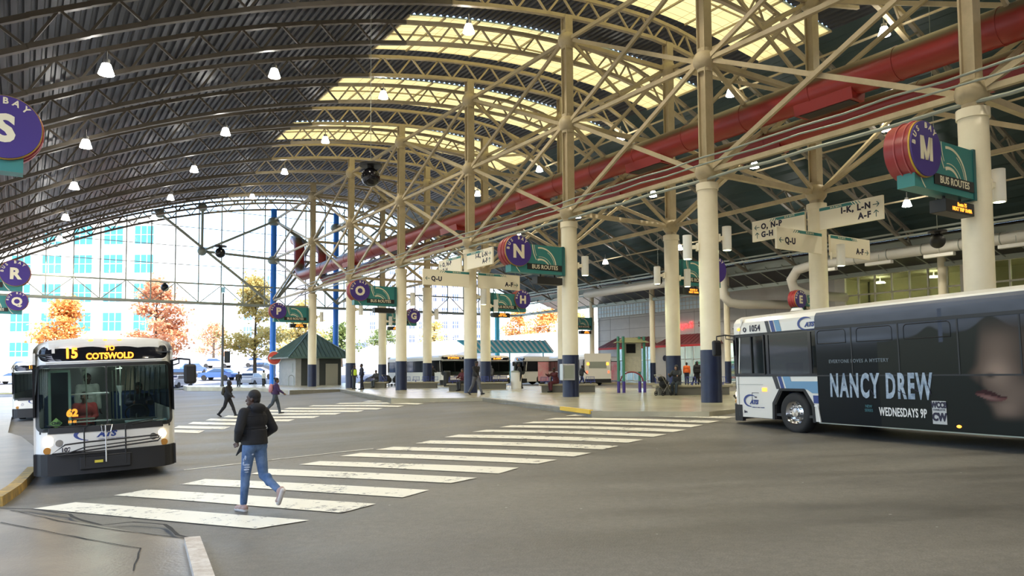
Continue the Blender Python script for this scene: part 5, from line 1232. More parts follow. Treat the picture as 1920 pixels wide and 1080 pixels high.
# --- wrap advert as one printed skin with colour per vertex (print only, no lighting)
Y0, Y1, ZT, ZB = -3.28, -LB, 2.80, .30
def sm(a, b_, x): t_ = max(0, min(1, (x-a)/(b_-a))); return t_*t_*(3-2*t_)
def gau(y, z, cy, cz, sy, sz, rot=0):
    dy, dz = y-cy, z-cz; c, s_ = math.cos(rot), math.sin(rot); return math.exp(-((dy*c+dz*s_)/sy)**2-((-dy*s_+dz*c)/sz)**2)
from mathutils import noise as mnoise
def adcol(d, z):
    """d = metres behind the front edge of the wrap, z height"""
    z_in = z; z = z-.10
    n = mnoise.noise(Vector((d*1.1, z*4, 0)))*.5+mnoise.noise(Vector((d*3, z*9, 3)))*.25
    skyc = np.array([.085, .094, .118])*(1+.35*n); low = np.array([.003, .0045, .006])
    c = low+(skyc-low)*sm(1.60, 2.45, z)**1.5
    c = c+np.array([.10, .12, .16])*gau(d, z, 1.2, 2.05, 1.1, .07)*.5+np.array([.08, .09, .11])*gau(d, z, 2.2, 2.62, 2.5, .10)*.5
    # headland silhouette and lighthouse
    hz = 1.98+.10*sm(1.6, 3.0, d)+.06*mnoise.noise(Vector((d*2.3, 0, 7)))+.13*gau(d, 0, 2.95, 0, .22, 1)+.22*gau(d, 0, 4.15, 0, .35, 1)+.1*gau(d, 0, 5.2, 0, .4, 1)
    if 1.7 < d < 6.5 and z < hz: k = sm(hz+.0, hz-.04, z); c = c*(1-k)+np.array([.016, .018, .014])*k
    if abs(d-3.17) < .04+.02*(2.6-z) and 1.9 < z < 2.52: c = np.array([.05, .06, .09])
    # generic softly lit lower half of a face, turned to the left
    F = np.array([.23, .165, .125])
    jaw = 3.78+.28*sm(1.35, .5, z)-.16*gau(0, z, 0, 1.27, 1, .12)+.05*gau(0, z, 0, 1.02, 1, .06)-.06*gau(0, z, 0, .88, 1, .09)-.04*gau(0, z, 0, .78, 1, .05)+.10*sm(1.35, 2.2, z)
    inside = sm(jaw-.03, jaw+.16, d)*sm(5.9, 4.9, d+(z-1.5)*.25)*sm(.42, .62, z)*sm(2.45, 1.9, z)
    lit = .16+.95*gau(d, z, 4.22, 1.28, .30, .26)+.75*gau(d, z, 4.35, .66, .28, .20)+.55*gau(d, z, 4.6, .95, .5, .25)+.42*gau(d, z, 4.25, 1.75, .35, .35)
    f = F*lit
    c = c*(1-inside)+f*inside
    no = gau(d, z, 4.10, 1.26, .09, .045); c = c*(1-.85*no)
    sh = gau(d, z, 3.9, 1.15, .05, .12); c = c*(1-.5*sh)
    # lips
    u = (d-3.78)/.62
    if 0 < u < 1:
        mid = .93-.05*u+.015*math.sin(u*PI*2); up = mid+.075*math.sin(min(1, u*1.25)*PI)**.6 if u < .8 else mid+.075*math.sin(.999*PI)**.6*0+.02*(1-u)/.2; dn = mid-.10*math.sin(u*PI)**.8
        if mid <= z < up: c = np.array([.045, .012, .012])
        elif dn < z < mid: k = gau(d, z, 4.05, mid-.05, .2, .035); c = np.array([.14, .05, .045])*(1-k)+np.array([.26, .15, .13])*k
    c = c*(1-.4*gau(d, z, 4.1, .80, .22, .03))
    # below the belt the print is blacker
    if z_in < 1.37: c = c*.72+np.array([.002, .003, .004])
    return np.clip(c, .002, 1)
me = bpy.data.meshes.new('wrap'); NY, NZ = 300, 110; verts, cols, faces = [], [], []
for i in range(NY+1):
    d = (Y0-Y1)*i/NY if i > 0 else 0
    for j in range(NZ+1):
        z = ZB+(ZT-ZB)*j/NZ; x = -HW-.007
        if z > 2.66: x += .02*((z-2.66)/.08) if z < 2.74 else .02+.08*((z-2.74)/.10)
        verts.append((x, Y0-d, z)); cols.append((*adcol(d, z), 1))
for i in range(NY):
    for j in range(NZ):
        yc = Y0-(Y0-Y1)*(i+.5)/NY; zc = ZB+(ZT-ZB)*(j+.5)/NZ
        if abs(yc-WR) < .62 and zc < 1.12 and not (abs(yc-WR) > .38 and zc > .72+(.62-abs(yc-WR))/.24*.4): continue
        faces.append((i*(NZ+1)+j, (i+1)*(NZ+1)+j, (i+1)*(NZ+1)+j+1, i*(NZ+1)+j+1))
me.from_pydata(verts, [], faces); at = me.color_attributes.new('print', 'FLOAT_COLOR', 'POINT'); at.data.foreach_set('color', np.array(cols, dtype=np.float32).ravel())
mp = bpy.data.materials.new('printed_wrap'); mp.use_nodes = True; nt_ = mp.node_tree; vc = nt_.nodes.new('ShaderNodeVertexColor'); vc.layer_name = 'print'
pb = nt_.nodes['Principled BSDF']; nt_.links.new(vc.outputs[0], pb.inputs['Base Color']); pb.inputs['Roughness'].default_value = .32; pb.inputs['Specular IOR Level'].default_value = .15
me.materials.append(mp); wr = bpy.data.objects.new('advert_wrap', me); COL.objects.link(wr); wr.parent = busR
# panel lines, window outlines over the wrap
b = MB()
for y in (-4.31, -5.50, -6.80, -7.95, -9.1, -10.3): b.box((-HW-.012, y, 1.90), (.006, .03, 1.04))
b.box((-HW-.012, (Y0+Y1)/2, 2.44), (.012, Y0-Y1, .065)); b.box((-HW-.010, (Y0+Y1)/2, 1.365), (.004, Y0-Y1, .01)); b.build('panel_gaps', 'black', busR)
for k, (ya, yb) in enumerate(((-3.34, -4.16), (-4.46, -5.36), (-5.64, -6.66), (-8.12, -8.95))):
    b = MB(); r = .08; z0_, z1_ = 2.09, 2.38; pts = []
    for cy_, cz_, a0 in ((yb+r, z1_-r, 90), (ya-r, z1_-r, 0)): 
        for q_ in range(5): aa = math.radians(a0+90*q_/4); pts.append((-HW-.012, cy_+(math.cos(aa)*r if True else 0), cz_+math.sin(aa)*r))
    pts = [(-HW-.012, ya, z0_)]+[(-HW-.012, ya-r+math.cos(a_)*r, z1_-r+math.sin(a_)*r) for a_ in np.linspace(0, PI/2, 6)]+[(-HW-.012, yb+r+math.cos(a_)*r, z1_-r+math.sin(a_)*r) for a_ in np.linspace(PI/2, PI, 6)]+[(-HW-.012, yb, z0_)]
    b.tube(pts, .008, 4, closed=True); b.build('sash_outline', 'black', busR)
b = MB(); b.box((-HW-.008, (YF+Y0)/2, 2.43), (.006, YF-Y0, .04)); b.build('rain_rail', 'black', busR)
b = MB(); b.bar((-HW-.02, Y0+.03, .70), (-HW-.02, Y0-.04, .32), .03, .03); b.build('edge_reflector', 'white', busR)
b = MB(); b.box((-HW-.012, (Y0+Y1)/2, .305), (.02, Y0-Y1, .02)); b.build('skirt_rail', 'galv', busR)
ltext('EVERYONE LOVES A MYSTERY', .105, -4.45, 1.68, mat('grey_print', (.12, .15, .17), .4), 'advert_tagline', .002, 1.0, spacing=1.15)
M['adice'] = mat('ice_print', (.42, .50, .58), .35, noise=(7, .35, (.16, .22, .30)))
b = MB(); T = Matrix.Translation((-HW-.014, -4.92, 1.13)) @ Matrix.Rotation(-PI/2, 4, 'Z') @ Matrix.Rotation(PI/2, 4, 'X'); b.text('NANCY DREW', .69, T, .003, .026, 'CENTER', .475, .06, 1.24); b.build('advert_title', 'adice', busR)
b = MB()
for (ya, za, yb, zb) in ((-5.42, 1.06, -5.62, .98), (-4.2, 1.24, -4.32, 1.06), (-6.1, 1.28, -6.18, .99), (-5.75, 1.12, -5.92, 1.04), (-4.75, 1.09, -4.85, .94)): b.bar((-HW-.019, ya, za), (-HW-.019, yb, zb), .014, .004, up=(1, 0, 0))
b.build('title_cracks', 'ink', busR)
ltext('WEDNESDAYS 9P', .24, -5.50, .62, 'white', 'advert_time', .005, .56, spacing=1.08); ltext('NEW\nSERIES', .085, -4.68, .68, mat('teal_print', (.03, .12, .14), .4), 'advert_new', .001, .9)
b = MB(); b.box((-HW-.012, -6.33, .66), (.006, .30, .44)); cw = b.build('station_badge', mat('badge_grey', (.5, .5, .48), .4), busR)
ltext('WCCB', .15, -6.33, .80, 'ink', 'badge_text', .009, .72, off=.018); ltext('CHARLOTTE', .045, -6.33, .71, 'ink', 'badge_text', .0, 1, off=.018); ltext('CW', .20, -6.33, .57, 'ink', 'badge_text', .012, .85, off=.018)
b = MB(); b.sphere((-HW-.015, -6.72, .42), (.02, .05, .03), 10, 6); b.build('side_marker', 'amber', busR, True)
b = MB(); b.cyl((-.6, -2.0, 2.95), (-.6, -2.0, 3.02), .16, .12, seg=16); b.build('roof_vent', 'white', busR, True)
# --- distant buses
hd = Vector((5.0, -69)).normalized()
def far_bus(front, head, label, **k): return bus(bus_matrix(front, head), label, interior=False, hi=True, rack=False, side_glass='destglass', **k)[0]
f1 = far_bus((-5.2, 69.0), (0.55, -0.83), 'white bus with amber roof sign waiting beyond the plaza, pointing right', route='97 UPTOWN')
f2 = far_bus((-1.3, 74.0), (0.40, -0.92), 'white bus front with green lit side behind bay sign H column', route='22 ALERT')
f3 = far_bus((0.4, 79.0), (-0.90, -0.42), 'pink wrapped bus far off beyond the plaza', route='3')
b = MB(); b.box((-HW-.01, -LB/2-.8, 1.35), (.02, LB-2.2, 2.0)); b.build('pink_wrap', mat('pink_wrap', (.75, .22, .25), .4, noise=(1.2, .3, (.7, .45, .45))), f3)
b = MB(); b.box((-HW-.01, -6, 1.0), (.02, 5, .9)); b.build('tan_panel', mat('tan_print', (.5, .28, .2), .5), f1)
f4, _ = bus(bus_matrix((4.8, 80.5), (-.25, .97)), 'grey rear end of a bus leaving beside the shop corner', interior=False, rack=False, hi=False, side_glass='destglass')
b = MB(); b.box((0, -LB-.05, 1.9), (1.7, .03, .6)); b.build('rear_grille', 'galv', f4); b = MB(); b.box((0, -LB-.08, .45), (2.5, .12, .35)); b.build('rear_bumper', 'bumper', f4)
for x in (-1.05, 1.05): b = MB(); b.box((x, -LB-.06, 1.25), (.14, .03, .22)); b.build('tail_lamp', 'redlamp', f4); b = MB(); b.box((x*.9, -LB-.06, 2.0), (.25, .03, .25)); b.build('warning_lamp', 'amber', f4)
# ------------------------------------------------------------------ people
SK = {'dark': (0.075, 0.035, 0.02), 'brown': (0.16, 0.08, 0.045), 'tan': (0.38, 0.22, 0.15)}
for k, c in SK.items(): M['skin_'+k] = mat('skin_'+k, c, 0.5)
def cloth(name, col, rough=0.85, nz=8, amt=.25): 
    if name not in M: M[name] = mat(name, col, rough, noise=(nz, amt), bump=(40, .15))
    return name
cloth('black_cloth', (.012, .012, .014)); cloth('charcoal_cloth', (.035, .037, .042)); cloth('grey_cloth', (.11, .11, .12)); cloth('navy_cloth', (.02, .025, .05)); cloth('maroon_cloth', (.09, .012, .02)); cloth('purple_cloth', (.045, .02, .075))
cloth('orange_cloth', (.75, .14, .02)); cloth('hivis_cloth', (.55, .75, .06)); cloth('white_cloth', (.65, .68, .62)); cloth('red_cloth', (.42, .05, .045)); cloth('olive_cloth', (.05, .045, .03)); cloth('pink_cloth', (.50, .22, .24)); cloth('slate_cloth', (.05, .065, .08))
M['denim'] = mat('denim', (.12, .19, .32), .8, noise=(5, .4, (.04, .09, .20)), bump=(60, .2)); M['rip'] = mat('frayed_white', (.55, .60, .68), .9, noise=(30, .4, (.2, .28, .42)))
M['shoepink'] = mat('pale_pink_shoe', (.42, .27, .22), .6); M['sole'] = mat('sole_white', (.6, .55, .5), .6); M['hair'] = mat('black_hair', (.010, .008, .007), .7, bump=(60, .4)); M['eye'] = mat('eye_white', (.6, .6, .58), .2)
def voxel(b, vox, smooth=4):
    me = bpy.data.meshes.new('tmp'); b.bm.to_mesh(me); b.bm.free()
    o = bpy.data.objects.new('tmp', me); COL.objects.link(o)
    r = o.modifiers.new('r', 'REMESH'); r.mode = 'VOXEL'; r.voxel_size = vox; r.use_smooth_shade = True
    if smooth: s = o.modifiers.new('s', 'SMOOTH'); s.factor = .5; s.iterations = smooth
    bpy.context.view_layer.update()
    m2 = bpy.data.meshes.new_from_object(o.evaluated_get(bpy.context.evaluated_depsgraph_get()))
    bpy.data.objects.remove(o, do_unlink=True)
    m2.materials.clear()
    for p in m2.polygons: p.use_smooth = True; p.material_index = 0
    return m2
def cap(b, p0, p1, r0, r1=None, seg=12):
    r1 = r0 if r1 is None else r1; b.cyl(p0, p1, r0, r1, seg); b.sphere(p0, r0, seg, 8); b.sphere(p1, r1, seg, 8)
def person(loc, head, H=1.72, top='black_cloth', bottom='charcoal_cloth', shoe='black_cloth', skin='dark', pose='stand', label='', hair='short', vox=.02, look=0.0, bulk=1.0, group=None, hood=False, hem=.93, P=None, parent_t=None, female=False):
    s = H/1.75
    D = dict(tl=0, tr=0, kl=4, kr=4, al=4, ar=-4, el=14, er=14, ab=9, lean=0, pf=(0, 0), inw=0, shf=(0, 0))
    if pose == 'walk': D.update(tl=26, tr=-16, kl=6, kr=24, al=-24, ar=20, el=20, er=30, lean=4, pf=(-12, 30))
    if pose == 'sit': D.update(tl=84, tr=80, kl=80, kr=88, al=26, ar=30, el=50, er=46, lean=6, inw=20)
    if P: D.update(P)
    R = math.radians; lean = R(D['lean'])
    hip = Vector((0, 0, 0)); up = Vector((0, math.sin(lean), math.cos(lean))); fw = Vector((0, math.cos(lean), -math.sin(lean))); X = Vector((1, 0, 0))
    def T(x, y, z): return hip + X*x + fw*y + up*z
    J = {}
    for sd, sg, th, kn, pf in (('l', -1, D['tl'], D['kl'], D['pf'][0]), ('r', 1, D['tr'], D['kr'], D['pf'][1])):
        h = Vector((sg*.09, 0, -.03)); a = R(th); c = R(th-kn); spread = .03 if pose == 'sit' else .0
        k = h+Vector((sg*(.01+spread), math.sin(a), -math.cos(a)))*.44; an = k+Vector((0, math.sin(c), -math.cos(c)))*.42
        f = c - R(pf)*1.0 + PI/2 if False else R(-pf)
        ft = Vector((0, math.cos(R(pf)), -math.sin(R(pf))))
        J['h'+sd], J['k'+sd], J['a'+sd], J['f'+sd] = h, k, an, ft
    low = min(min(J['a'+q].z-.085, (J['a'+q]+J['f'+q]*.17).z-.05) for q in 'lr')
    zoff = -low
    if pose == 'sit': zoff = max(zoff, .0)
    for sd, sg, sw, el in (('l', -1, D['al'], D['el']), ('r', 1, D['ar'], D['er'])):
        sh = T(sg*.185*(.93 if female else 1), 0, .47); a = R(sw)+lean; ab = R(D['ab'])
        e = sh+Vector((sg*math.sin(ab), math.sin(a)*math.cos(ab), -math.cos(a)*math.cos(ab)))*.285
        c = a+R(el); iw = R(D['inw']); w_ = e+Vector((-sg*math.sin(iw), math.sin(c)*math.cos(iw), -math.cos(c)*math.cos(iw)))*.25
        J['s'+sd], J['e'+sd], J['w'+sd] = sh, e, w_
    neck = T(0, -.01, .52); hc = T(0, .02, .665)
    t = parent_t or empty('person', (loc[0], loc[1], loc[2]), math.atan2(head[1], head[0])-PI/2, label, 'person', group)
    S = Matrix.Diagonal((s, s, s, 1)) @ Matrix.Translation((0, 0, zoff))
    def fin(b, vx, nm, m, sm=4):
        bmesh.ops.transform(b.bm, matrix=S, verts=b.bm.verts[:]); me = voxel(b, vx, sm); me.name = nm; me.materials.append(M[m]); o = bpy.data.objects.new(nm, me); COL.objects.link(o); o.parent = t; return o
    hi = vox < .012
    # --- body
    b = MB()
    HR = Matrix.Rotation(R(look), 4, 'Z')
    def Hd(x, y, z): v = HR @ Vector((x, y, z)); return hc+X*v.x+fw*v.y+up*v.z
    b.sphere(hc+up*.02, (.074, .092, .10), 18, 12, HR); b.sphere(Hd(0, .025, -.045), (.056, .066, .075), 14, 10, HR); b.sphere(Hd(0, .055, -.095), (.030, .030, .025), 10, 8)
    b.cyl(Hd(0, .088, .012), Hd(0, .106, -.028), .008, .016, 8); b.sphere(Hd(0, .104, -.03), (.016, .014, .012), 10, 6); b.sphere(Hd(0, .085, -.062), (.026, .012, .008), 10, 6); b.sphere(Hd(0, .083, -.075), (.022, .012, .008), 10, 6)
    for sg in (-1, 1): b.sphere(Hd(sg*.077, -.008, -.012), (.010, .020, .032), 8, 6, HR); b.sphere(Hd(sg*.032, .078, .035), (.020, .012, .008), 8, 6)
    cap(b, neck-up*.04, hc-up*.05, .056, .052)
    b.sphere(T(0, 0, .02), (.165*bulk, .115*bulk, .12)); b.sphere(T(0, 0, .18), (.138*bulk, .10*bulk, .16)); b.sphere(T(0, 0, .36), (.165*bulk, .115*bulk, .17))
    for sg, q in ((-1, 'l'), (1, 'r')):
        cap(b, neck-up*.05, J['s'+q], .055, .06); cap(b, J['s'+q], J['e'+q], .052, .041); cap(b, J['e'+q], J['w'+q], .041, .028)
        cap(b, J['h'+q], J['k'+q], .088, .056); cap(b, J['k'+q], J['a'+q], .054, .036); b.sphere(J['k'+q].lerp(J['a'+q], .28)+Vector((0, -.015, 0)), (.052, .055, .10), 10, 8)
        f = J['f'+q]; dn = Vector((0, f.z, -f.y)) if f.y > 0 else Vector((0, 0, -1)); dn = Vector((0, f.z, -f.y))
        cap(b, J['a'+q]+dn*.04-f*.03, J['a'+q]+dn*.055+f*.14, .035, .028)
        # hand: palm, four fingers, thumb
        d = (J['w'+q]-J['e'+q]).normalized(); si = d.cross(X); si = si.normalized() if si.length > .2 else fw; pn = d.cross(si).normalized()
        w0 = J['w'+q]; 
        for k in range(4): cap(b, w0, w0+d*.085+si*(.022*(k-1.5)), .017, .013, 8)
        for k in range(4):
            L = (.066, .076, .072, .056)[k]; b0 = w0+d*.088+si*(.0225*(k-1.5)); m_ = b0+d*L*.5-pn*sg*.008; e_ = m_+d*L*.4-pn*sg*(.026 if not pose == 'walk' else .030)
            cap(b, b0, m_, .0095, .0088, 8); cap(b, m_, e_, .0088, .0078, 8)
        cap(b, w0+d*.02+si*.03, w0+d*.055+si*.058, .012, .010, 8); cap(b, w0+d*.055+si*.058, w0+d*.085+si*.060-pn*sg*.012, .010, .009, 8)
    fin(b, vox*.8 if hi else vox*.9, 'body', 'skin_'+skin, 2)
    if hi or vox < .018:
        b = MB()
        for sg in (-1, 1): b.sphere(Hd(sg*.032, .083, .015), (.012, .008, .008), 10, 6)
        bmesh.ops.transform(b.bm, matrix=S, verts=b.bm.verts[:]); b.build('eyes', 'eye', t, True)
    # --- trousers
    b = MB(); b.sphere(T(0, -.01, .01), (.172*bulk, .125*bulk, .12)); g = .012 if bottom == 'denim' else .022
    for q in 'lr':
        cap(b, J['h'+q], J['k'+q], .094+g*.5, .058+g); cap(b, J['k'+q], J['k'+q].lerp(J['a'+q], .93), .056+g, .040+g); b.sphere(J['k'+q].lerp(J['a'+q], .28)+Vector((0, -.015, 0)), (.054+g*.5, .058+g*.5, .10), 10, 8)
        b.sphere(J['h'+q]+Vector((0, -.045, .0)), (.088, .085, .10), 12, 8)
    fin(b, vox, 'trousers', bottom)
    # --- top
    b = MB(); ex = .018 if top != 'thin' else .01; z0 = hem-.95+.02
    b.sphere(T(0, 0, .36), (.178*bulk+ex, .130*bulk+ex, .175)); b.sphere(T(0, 0, .20), (.158*bulk+ex, .120*bulk+ex, .17)); b.cyl(T(0, 0, z0), T(0, 0, .22), .165*bulk+ex, .150*bulk+ex, 18); 
    for sg, q in ((-1, 'l'), (1, 'r')):
        cap(b, neck-up*.06, J['s'+q], .062+ex*.4, .070+ex*.4); cap(b, J['s'+q], J['e'+q], .064+ex*.8, .052+ex*.8); cap(b, J['e'+q], J['e'+q].lerp(J['w'+q], .95), .050+ex*.8, .038+ex*.6)
    cap(b, neck-up*.05, neck+up*.005, .072, .068)
    if hood == 'up': b.sphere(hc+up*.02-fw*.015, (.105, .115, .13), 16, 10, HR); cap(b, neck, hc, .085, .09)
    if hood == 'down': b.sphere(T(0, -.11, .53), (.12, .075, .07), 14, 8); b.sphere(T(0, -.07, .56), (.11, .07, .05), 14, 8); cap(b, T(-.09, -.02, .54), T(-.03, .08, .50), .035); cap(b, T(.09, -.02, .54), T(.03, .08, .50), .035)
    tp = fin(b, vox, 'jacket', top)
    if hood == 'up':   # open the hood: face sticks out a little
        b = MB(); b.sphere(Hd(0, .062, -.01), (.058, .062, .085), 14, 10, HR); b.cyl(Hd(0, .11, .0), Hd(0, .128, -.03), .008, .014, 8); fin(b, min(vox, .014), 'face', 'skin_'+skin, 1)
    # --- shoes
    for q in 'lr':
        f = J['f'+q]; dn = Vector((0, f.z, -f.y)); b = MB(); a_ = J['a'+q]; cap(b, a_+dn*.045-f*.045, a_+dn*.055+f*.15, .044, .036); cap(b, a_+dn*.01, a_+dn*.05+f*.05, .046, .044); b.sphere(a_+dn*.06+f*.14, (.044, .06, .030), 12, 8)
        so = fin(b, min(vox, .014), 'shoe', shoe, 2)
        if hi: b = MB(); cap(b, a_+dn*.075-f*.045, a_+dn*.078+f*.165, .040, .036); bmesh.ops.scale(b.bm, vec=(1, 1, 1), verts=b.bm.verts[:]); bmesh.ops.transform(b.bm, matrix=S, verts=b.bm.verts[:]); o = b.build('sole', 'sole', None, True); o.parent = so
    # --- hair
    if hair and hood != 'up':
        b = MB(); b.sphere(Hd(0, -.018, .045), (.084, .096, .098), 18, 12, HR); b.sphere(Hd(0, -.045, -.015), (.072, .060, .07), 14, 10, HR)
        if hair == 'bun': b.sphere(Hd(0, -.12, .10), (.05, .05, .05), 12, 8)
        if hair == 'cap': b.sphere(Hd(0, -.01, .06), (.090, .10, .085), 16, 10, HR)
        fin(b, min(vox, .014), 'hair', 'hair' if hair != 'grey' else 'grey_cloth', 2)
    return t, S, T, J, fin, Hd
def gpos(x, y): p = on_ground(x, y); return p
def plz(x, y): return at_z(x, y, 0.0)
# --- the woman crossing in the foreground
wp = Vector((-3.62, 10.62)); t, S, T, J, fin, Hd = person((wp.x, wp.y, ground(*wp)+.012), (-.80, .60), 1.66, 'black_cloth', 'denim', 'shoepink', 'dark', 'walk',
    'woman in black puffer jacket and ripped jeans walking over the near crosswalk', 'short', .010, look=38, bulk=1.06, hood='down', hem=.93, female=True,
    P=dict(tl=10, tr=-12, kl=4, kr=52, al=-14, ar=-18, el=62, er=66, ab=24, lean=2, pf=(0, 62), inw=22))
b = MB(); cap(b, T(-.02, .12, .0), T(-.05, .14, .22), .05, .06); cap(b, T(-.10, .16, -.10), T(-.05, .15, .1), .015, .06); cap(b, T(-.15, .24, -.16), T(-.08, .14, 0), .010, .05); fin(b, .010, 'jacket_flap', 'black_cloth')
b = MB()
for z in (.06, .15, .24, .33, .42): b.tube([T(math.cos(a)*(.192+.004*math.sin(z*40)), math.sin(a)*.145, z) for a in np.linspace(0, 2*PI, 33)[:-1]], .007, 6, closed=True)
bmesh.ops.transform(b.bm, matrix=S, verts=b.bm.verts[:]); b.build('quilt_seams', 'black_cloth', t, True)
b = MB()
hl, kl = J['hl'], J['kl']
for f_, ang, rx, rz in ((.35, 215, .016, .035), (.42, 200, .014, .02), (.60, 235, .040, .016), (.68, 240, .045, .013), (.76, 238, .038, .016), (.84, 242, .028, .012), (.25, 280, .02, .014), (.55, 200, .012, .03)):
    c = hl.lerp(kl, f_); r = .105+(.072-.105)*f_; a = math.radians(ang); n_ = Vector((math.cos(a), math.sin(a), 0)); 
    m_ = n_.to_track_quat('Y', 'Z').to_matrix().to_4x4(); b.sphere(c+n_*(r-.004), (rx, .010, rz), 12, 8, m_)
bmesh.ops.transform(b.bm, matrix=S, verts=b.bm.verts[:]); b.build('ripped_patches', 'rip', t, True)
def backpack(t, S, T, m, sz=1.0):
    b = MB(); b.sphere(T(0, -.22, .28), (.15*sz, .10*sz, .22*sz), 16, 10); b.sphere(T(0, -.27, .20), (.11*sz, .07*sz, .12*sz), 14, 8)
    for sg in (-1, 1): b.tube([T(sg*.10, -.16, .45), T(sg*.12, 0, .50), T(sg*.12, .15, .38), T(sg*.12, .05, .18), T(sg*.12, -.15, .12)], .018, 6)
    bmesh.ops.transform(b.bm, matrix=S, verts=b.bm.verts[:]); b.build('backpack', m, t, True)
# --- two walkers on the far crosswalk
p = gpos(427, 781); r = person(p, (.97, -.1), 1.68, 'black_cloth', 'black_cloth', 'black_cloth', 'dark', 'walk', 'person in black hood carrying a dark backpack, walking right on the far crosswalk', vox=.016, hood='up', bulk=1.1); backpack(r[0], r[1], r[2], 'olive_cloth')
p = gpos(516, 777); r = person(p, (.90, .35), 1.66, 'purple_cloth', 'slate_cloth', 'black_cloth', 'brown', 'walk', 'woman in dark purple jacket with pink backpack walking right', 'bun', .016, bulk=1.1, P=dict(tl=18, tr=-20)); backpack(r[0], r[1], r[2], 'pink_cloth')
# --- plaza people
def pp_(x, y, head, label, **k): 
    p = plz(x, y); return person(p, head, label=label, vox=k.pop('vox', .022), **k)
r = pp_(892, 740, (.75, -.65), 'man in dark jacket and grey trousers striding along the plaza', H=1.80, top='black_cloth', bottom='grey_cloth', pose='walk', vox=.018, hair='cap')
r = pp_(664, 729.5, (.9, -.3), 'person in yellow hi-vis vest standing by the bay O column', H=1.74, top='charcoal_cloth', bottom='slate_cloth')
b = MB(); b.cyl(r[2](0, 0, .02), r[2](0, 0, .42), .195, .20, 18); b.sphere(r[2](0, 0, .42), (.20, .15, .07), 16, 8); r[4](b, .02, 'hivis_vest', 'hivis_cloth')
pp_(678, 730.5, (-.8, -.3), 'person in dark suit facing the hi-vis vest', H=1.80, top='navy_cloth', bottom='navy_cloth', hair='short', P=dict(tl=6, tr=-6))
pp_(811, 724, (.5, -.8), 'person in black standing behind the bay O column', H=1.74, top='black_cloth', bottom='black_cloth', P=dict(al=30, el=70))
p = plz(975, 729); person(p, (-.95, -.2), 1.75, 'black_cloth', 'charcoal_cloth', 'black_cloth', 'dark', 'walk', 'person in black beside the white trash bin', vox=.02, P=dict(tl=8, tr=-8, kr=8, pf=(0, 8)))
def seated(u, v, z, head, label, dz=.46, **k):
    p = W(u, v, 0); 
    t = empty('person', p, math.atan2(head[1], head[0])-PI/2, label, 'person', k.pop('group', None))
    r = person(p, head, pose='sit', parent_t=t, **k); return r
def sit_px(px, dep, head, label, **k):
    p = Vector(((px-960)/F_PX*dep, dep, 0.012)); t = empty('person', p, math.atan2(head[1], head[0])-PI/2, label, 'person'); return person(p, head, pose='sit', parent_t=t, label=label, **k)
sit_px(1268, 36.45, (-.50, -.86), 'seated person in dark hooded coat with one arm on a pushcart', H=1.78, top='charcoal_cloth', bottom='slate_cloth', skin='tan', hood='up', vox=.018, bulk=1.15, P=dict(al=60, ar=38, el=12, er=60, ab=16, inw=10, tl=78, kl=70))
sit_px(1042, 42.65, (-.80, -.60), 'seated person in maroon tracksuit looking down beside the bay N column', H=1.74, top='maroon_cloth', bottom='maroon_cloth', skin='dark', vox=.02, hair='bun', P=dict(lean=14, al=45, ar=45, el=50, er=50))
sit_px(868, 47.05, (-.6, -.8), 'seated person in dark maroon coat beside the dark trash bin', H=1.74, top='maroon_cloth', bottom='charcoal_cloth', skin='brown', vox=.022, hair='short')
sit_px(706, 58.15, (-.5, -.86), 'seated person in black at the far plaza bench', H=1.72, top='charcoal_cloth', bottom='slate_cloth', vox=.022)
r = pp_(921, 722, (-.7, -.7), 'person in grey hooded top with a dark bag before bay sign H bus', H=1.72, top='grey_cloth', bottom='black_cloth', hood='up'); backpack(r[0], r[1], r[2], 'black_cloth')
p = Vector((5.84, 63.4, 0)); person(p, (.8, .4), 1.72, 'charcoal_cloth', 'black_cloth', 'black_cloth', 'dark', 'walk', 'person in dark clothes passing the rear of the far bus', vox=.022)
p = Vector((13.6, 58.8, 0.02)); person(p, (.3, .9), 1.76, 'orange_cloth', 'navy_cloth', 'black_cloth', 'brown', 'stand', 'person in orange top before the lit shop', vox=.022)
p = Vector((13.0, 59.3, 0.02)); person(p, (.2, .9), 1.78, 'black_cloth', 'black_cloth', 'black_cloth', 'dark', 'stand', 'person in black just left of the orange top', vox=.022)
p = Vector((14.45, 59.2, 0.02)); person(p, (-.6, .7), 1.72, 'black_cloth', 'black_cloth', 'black_cloth', 'dark', 'walk', 'person in black just right of the orange top', vox=.022)
p = Vector((13.55, 55.3, 0.02)); person(p, (.1, -.9), 1.80, 'black_cloth', 'black_cloth', 'black_cloth', 'dark', 'stand', 'person in long black coat left of the bus nose column', vox=.022, hood='up', bulk=1.3)
p = Vector((-25.9, 71.4)); person((p.x, p.y, ground(*p)), (-.3, .9), 1.74, 'charcoal_cloth', 'slate_cloth', 'black_cloth', 'dark', 'walk', 'distant person in grey by the far kerb', vox=.022)
p = Vector((-24.4, 74.0)); person((p.x, p.y, ground(*p)), (.5, .8), 1.74, 'white_cloth', 'charcoal_cloth', 'black_cloth', 'brown', 'stand', 'distant person in white near the no entry sign', vox=.022)
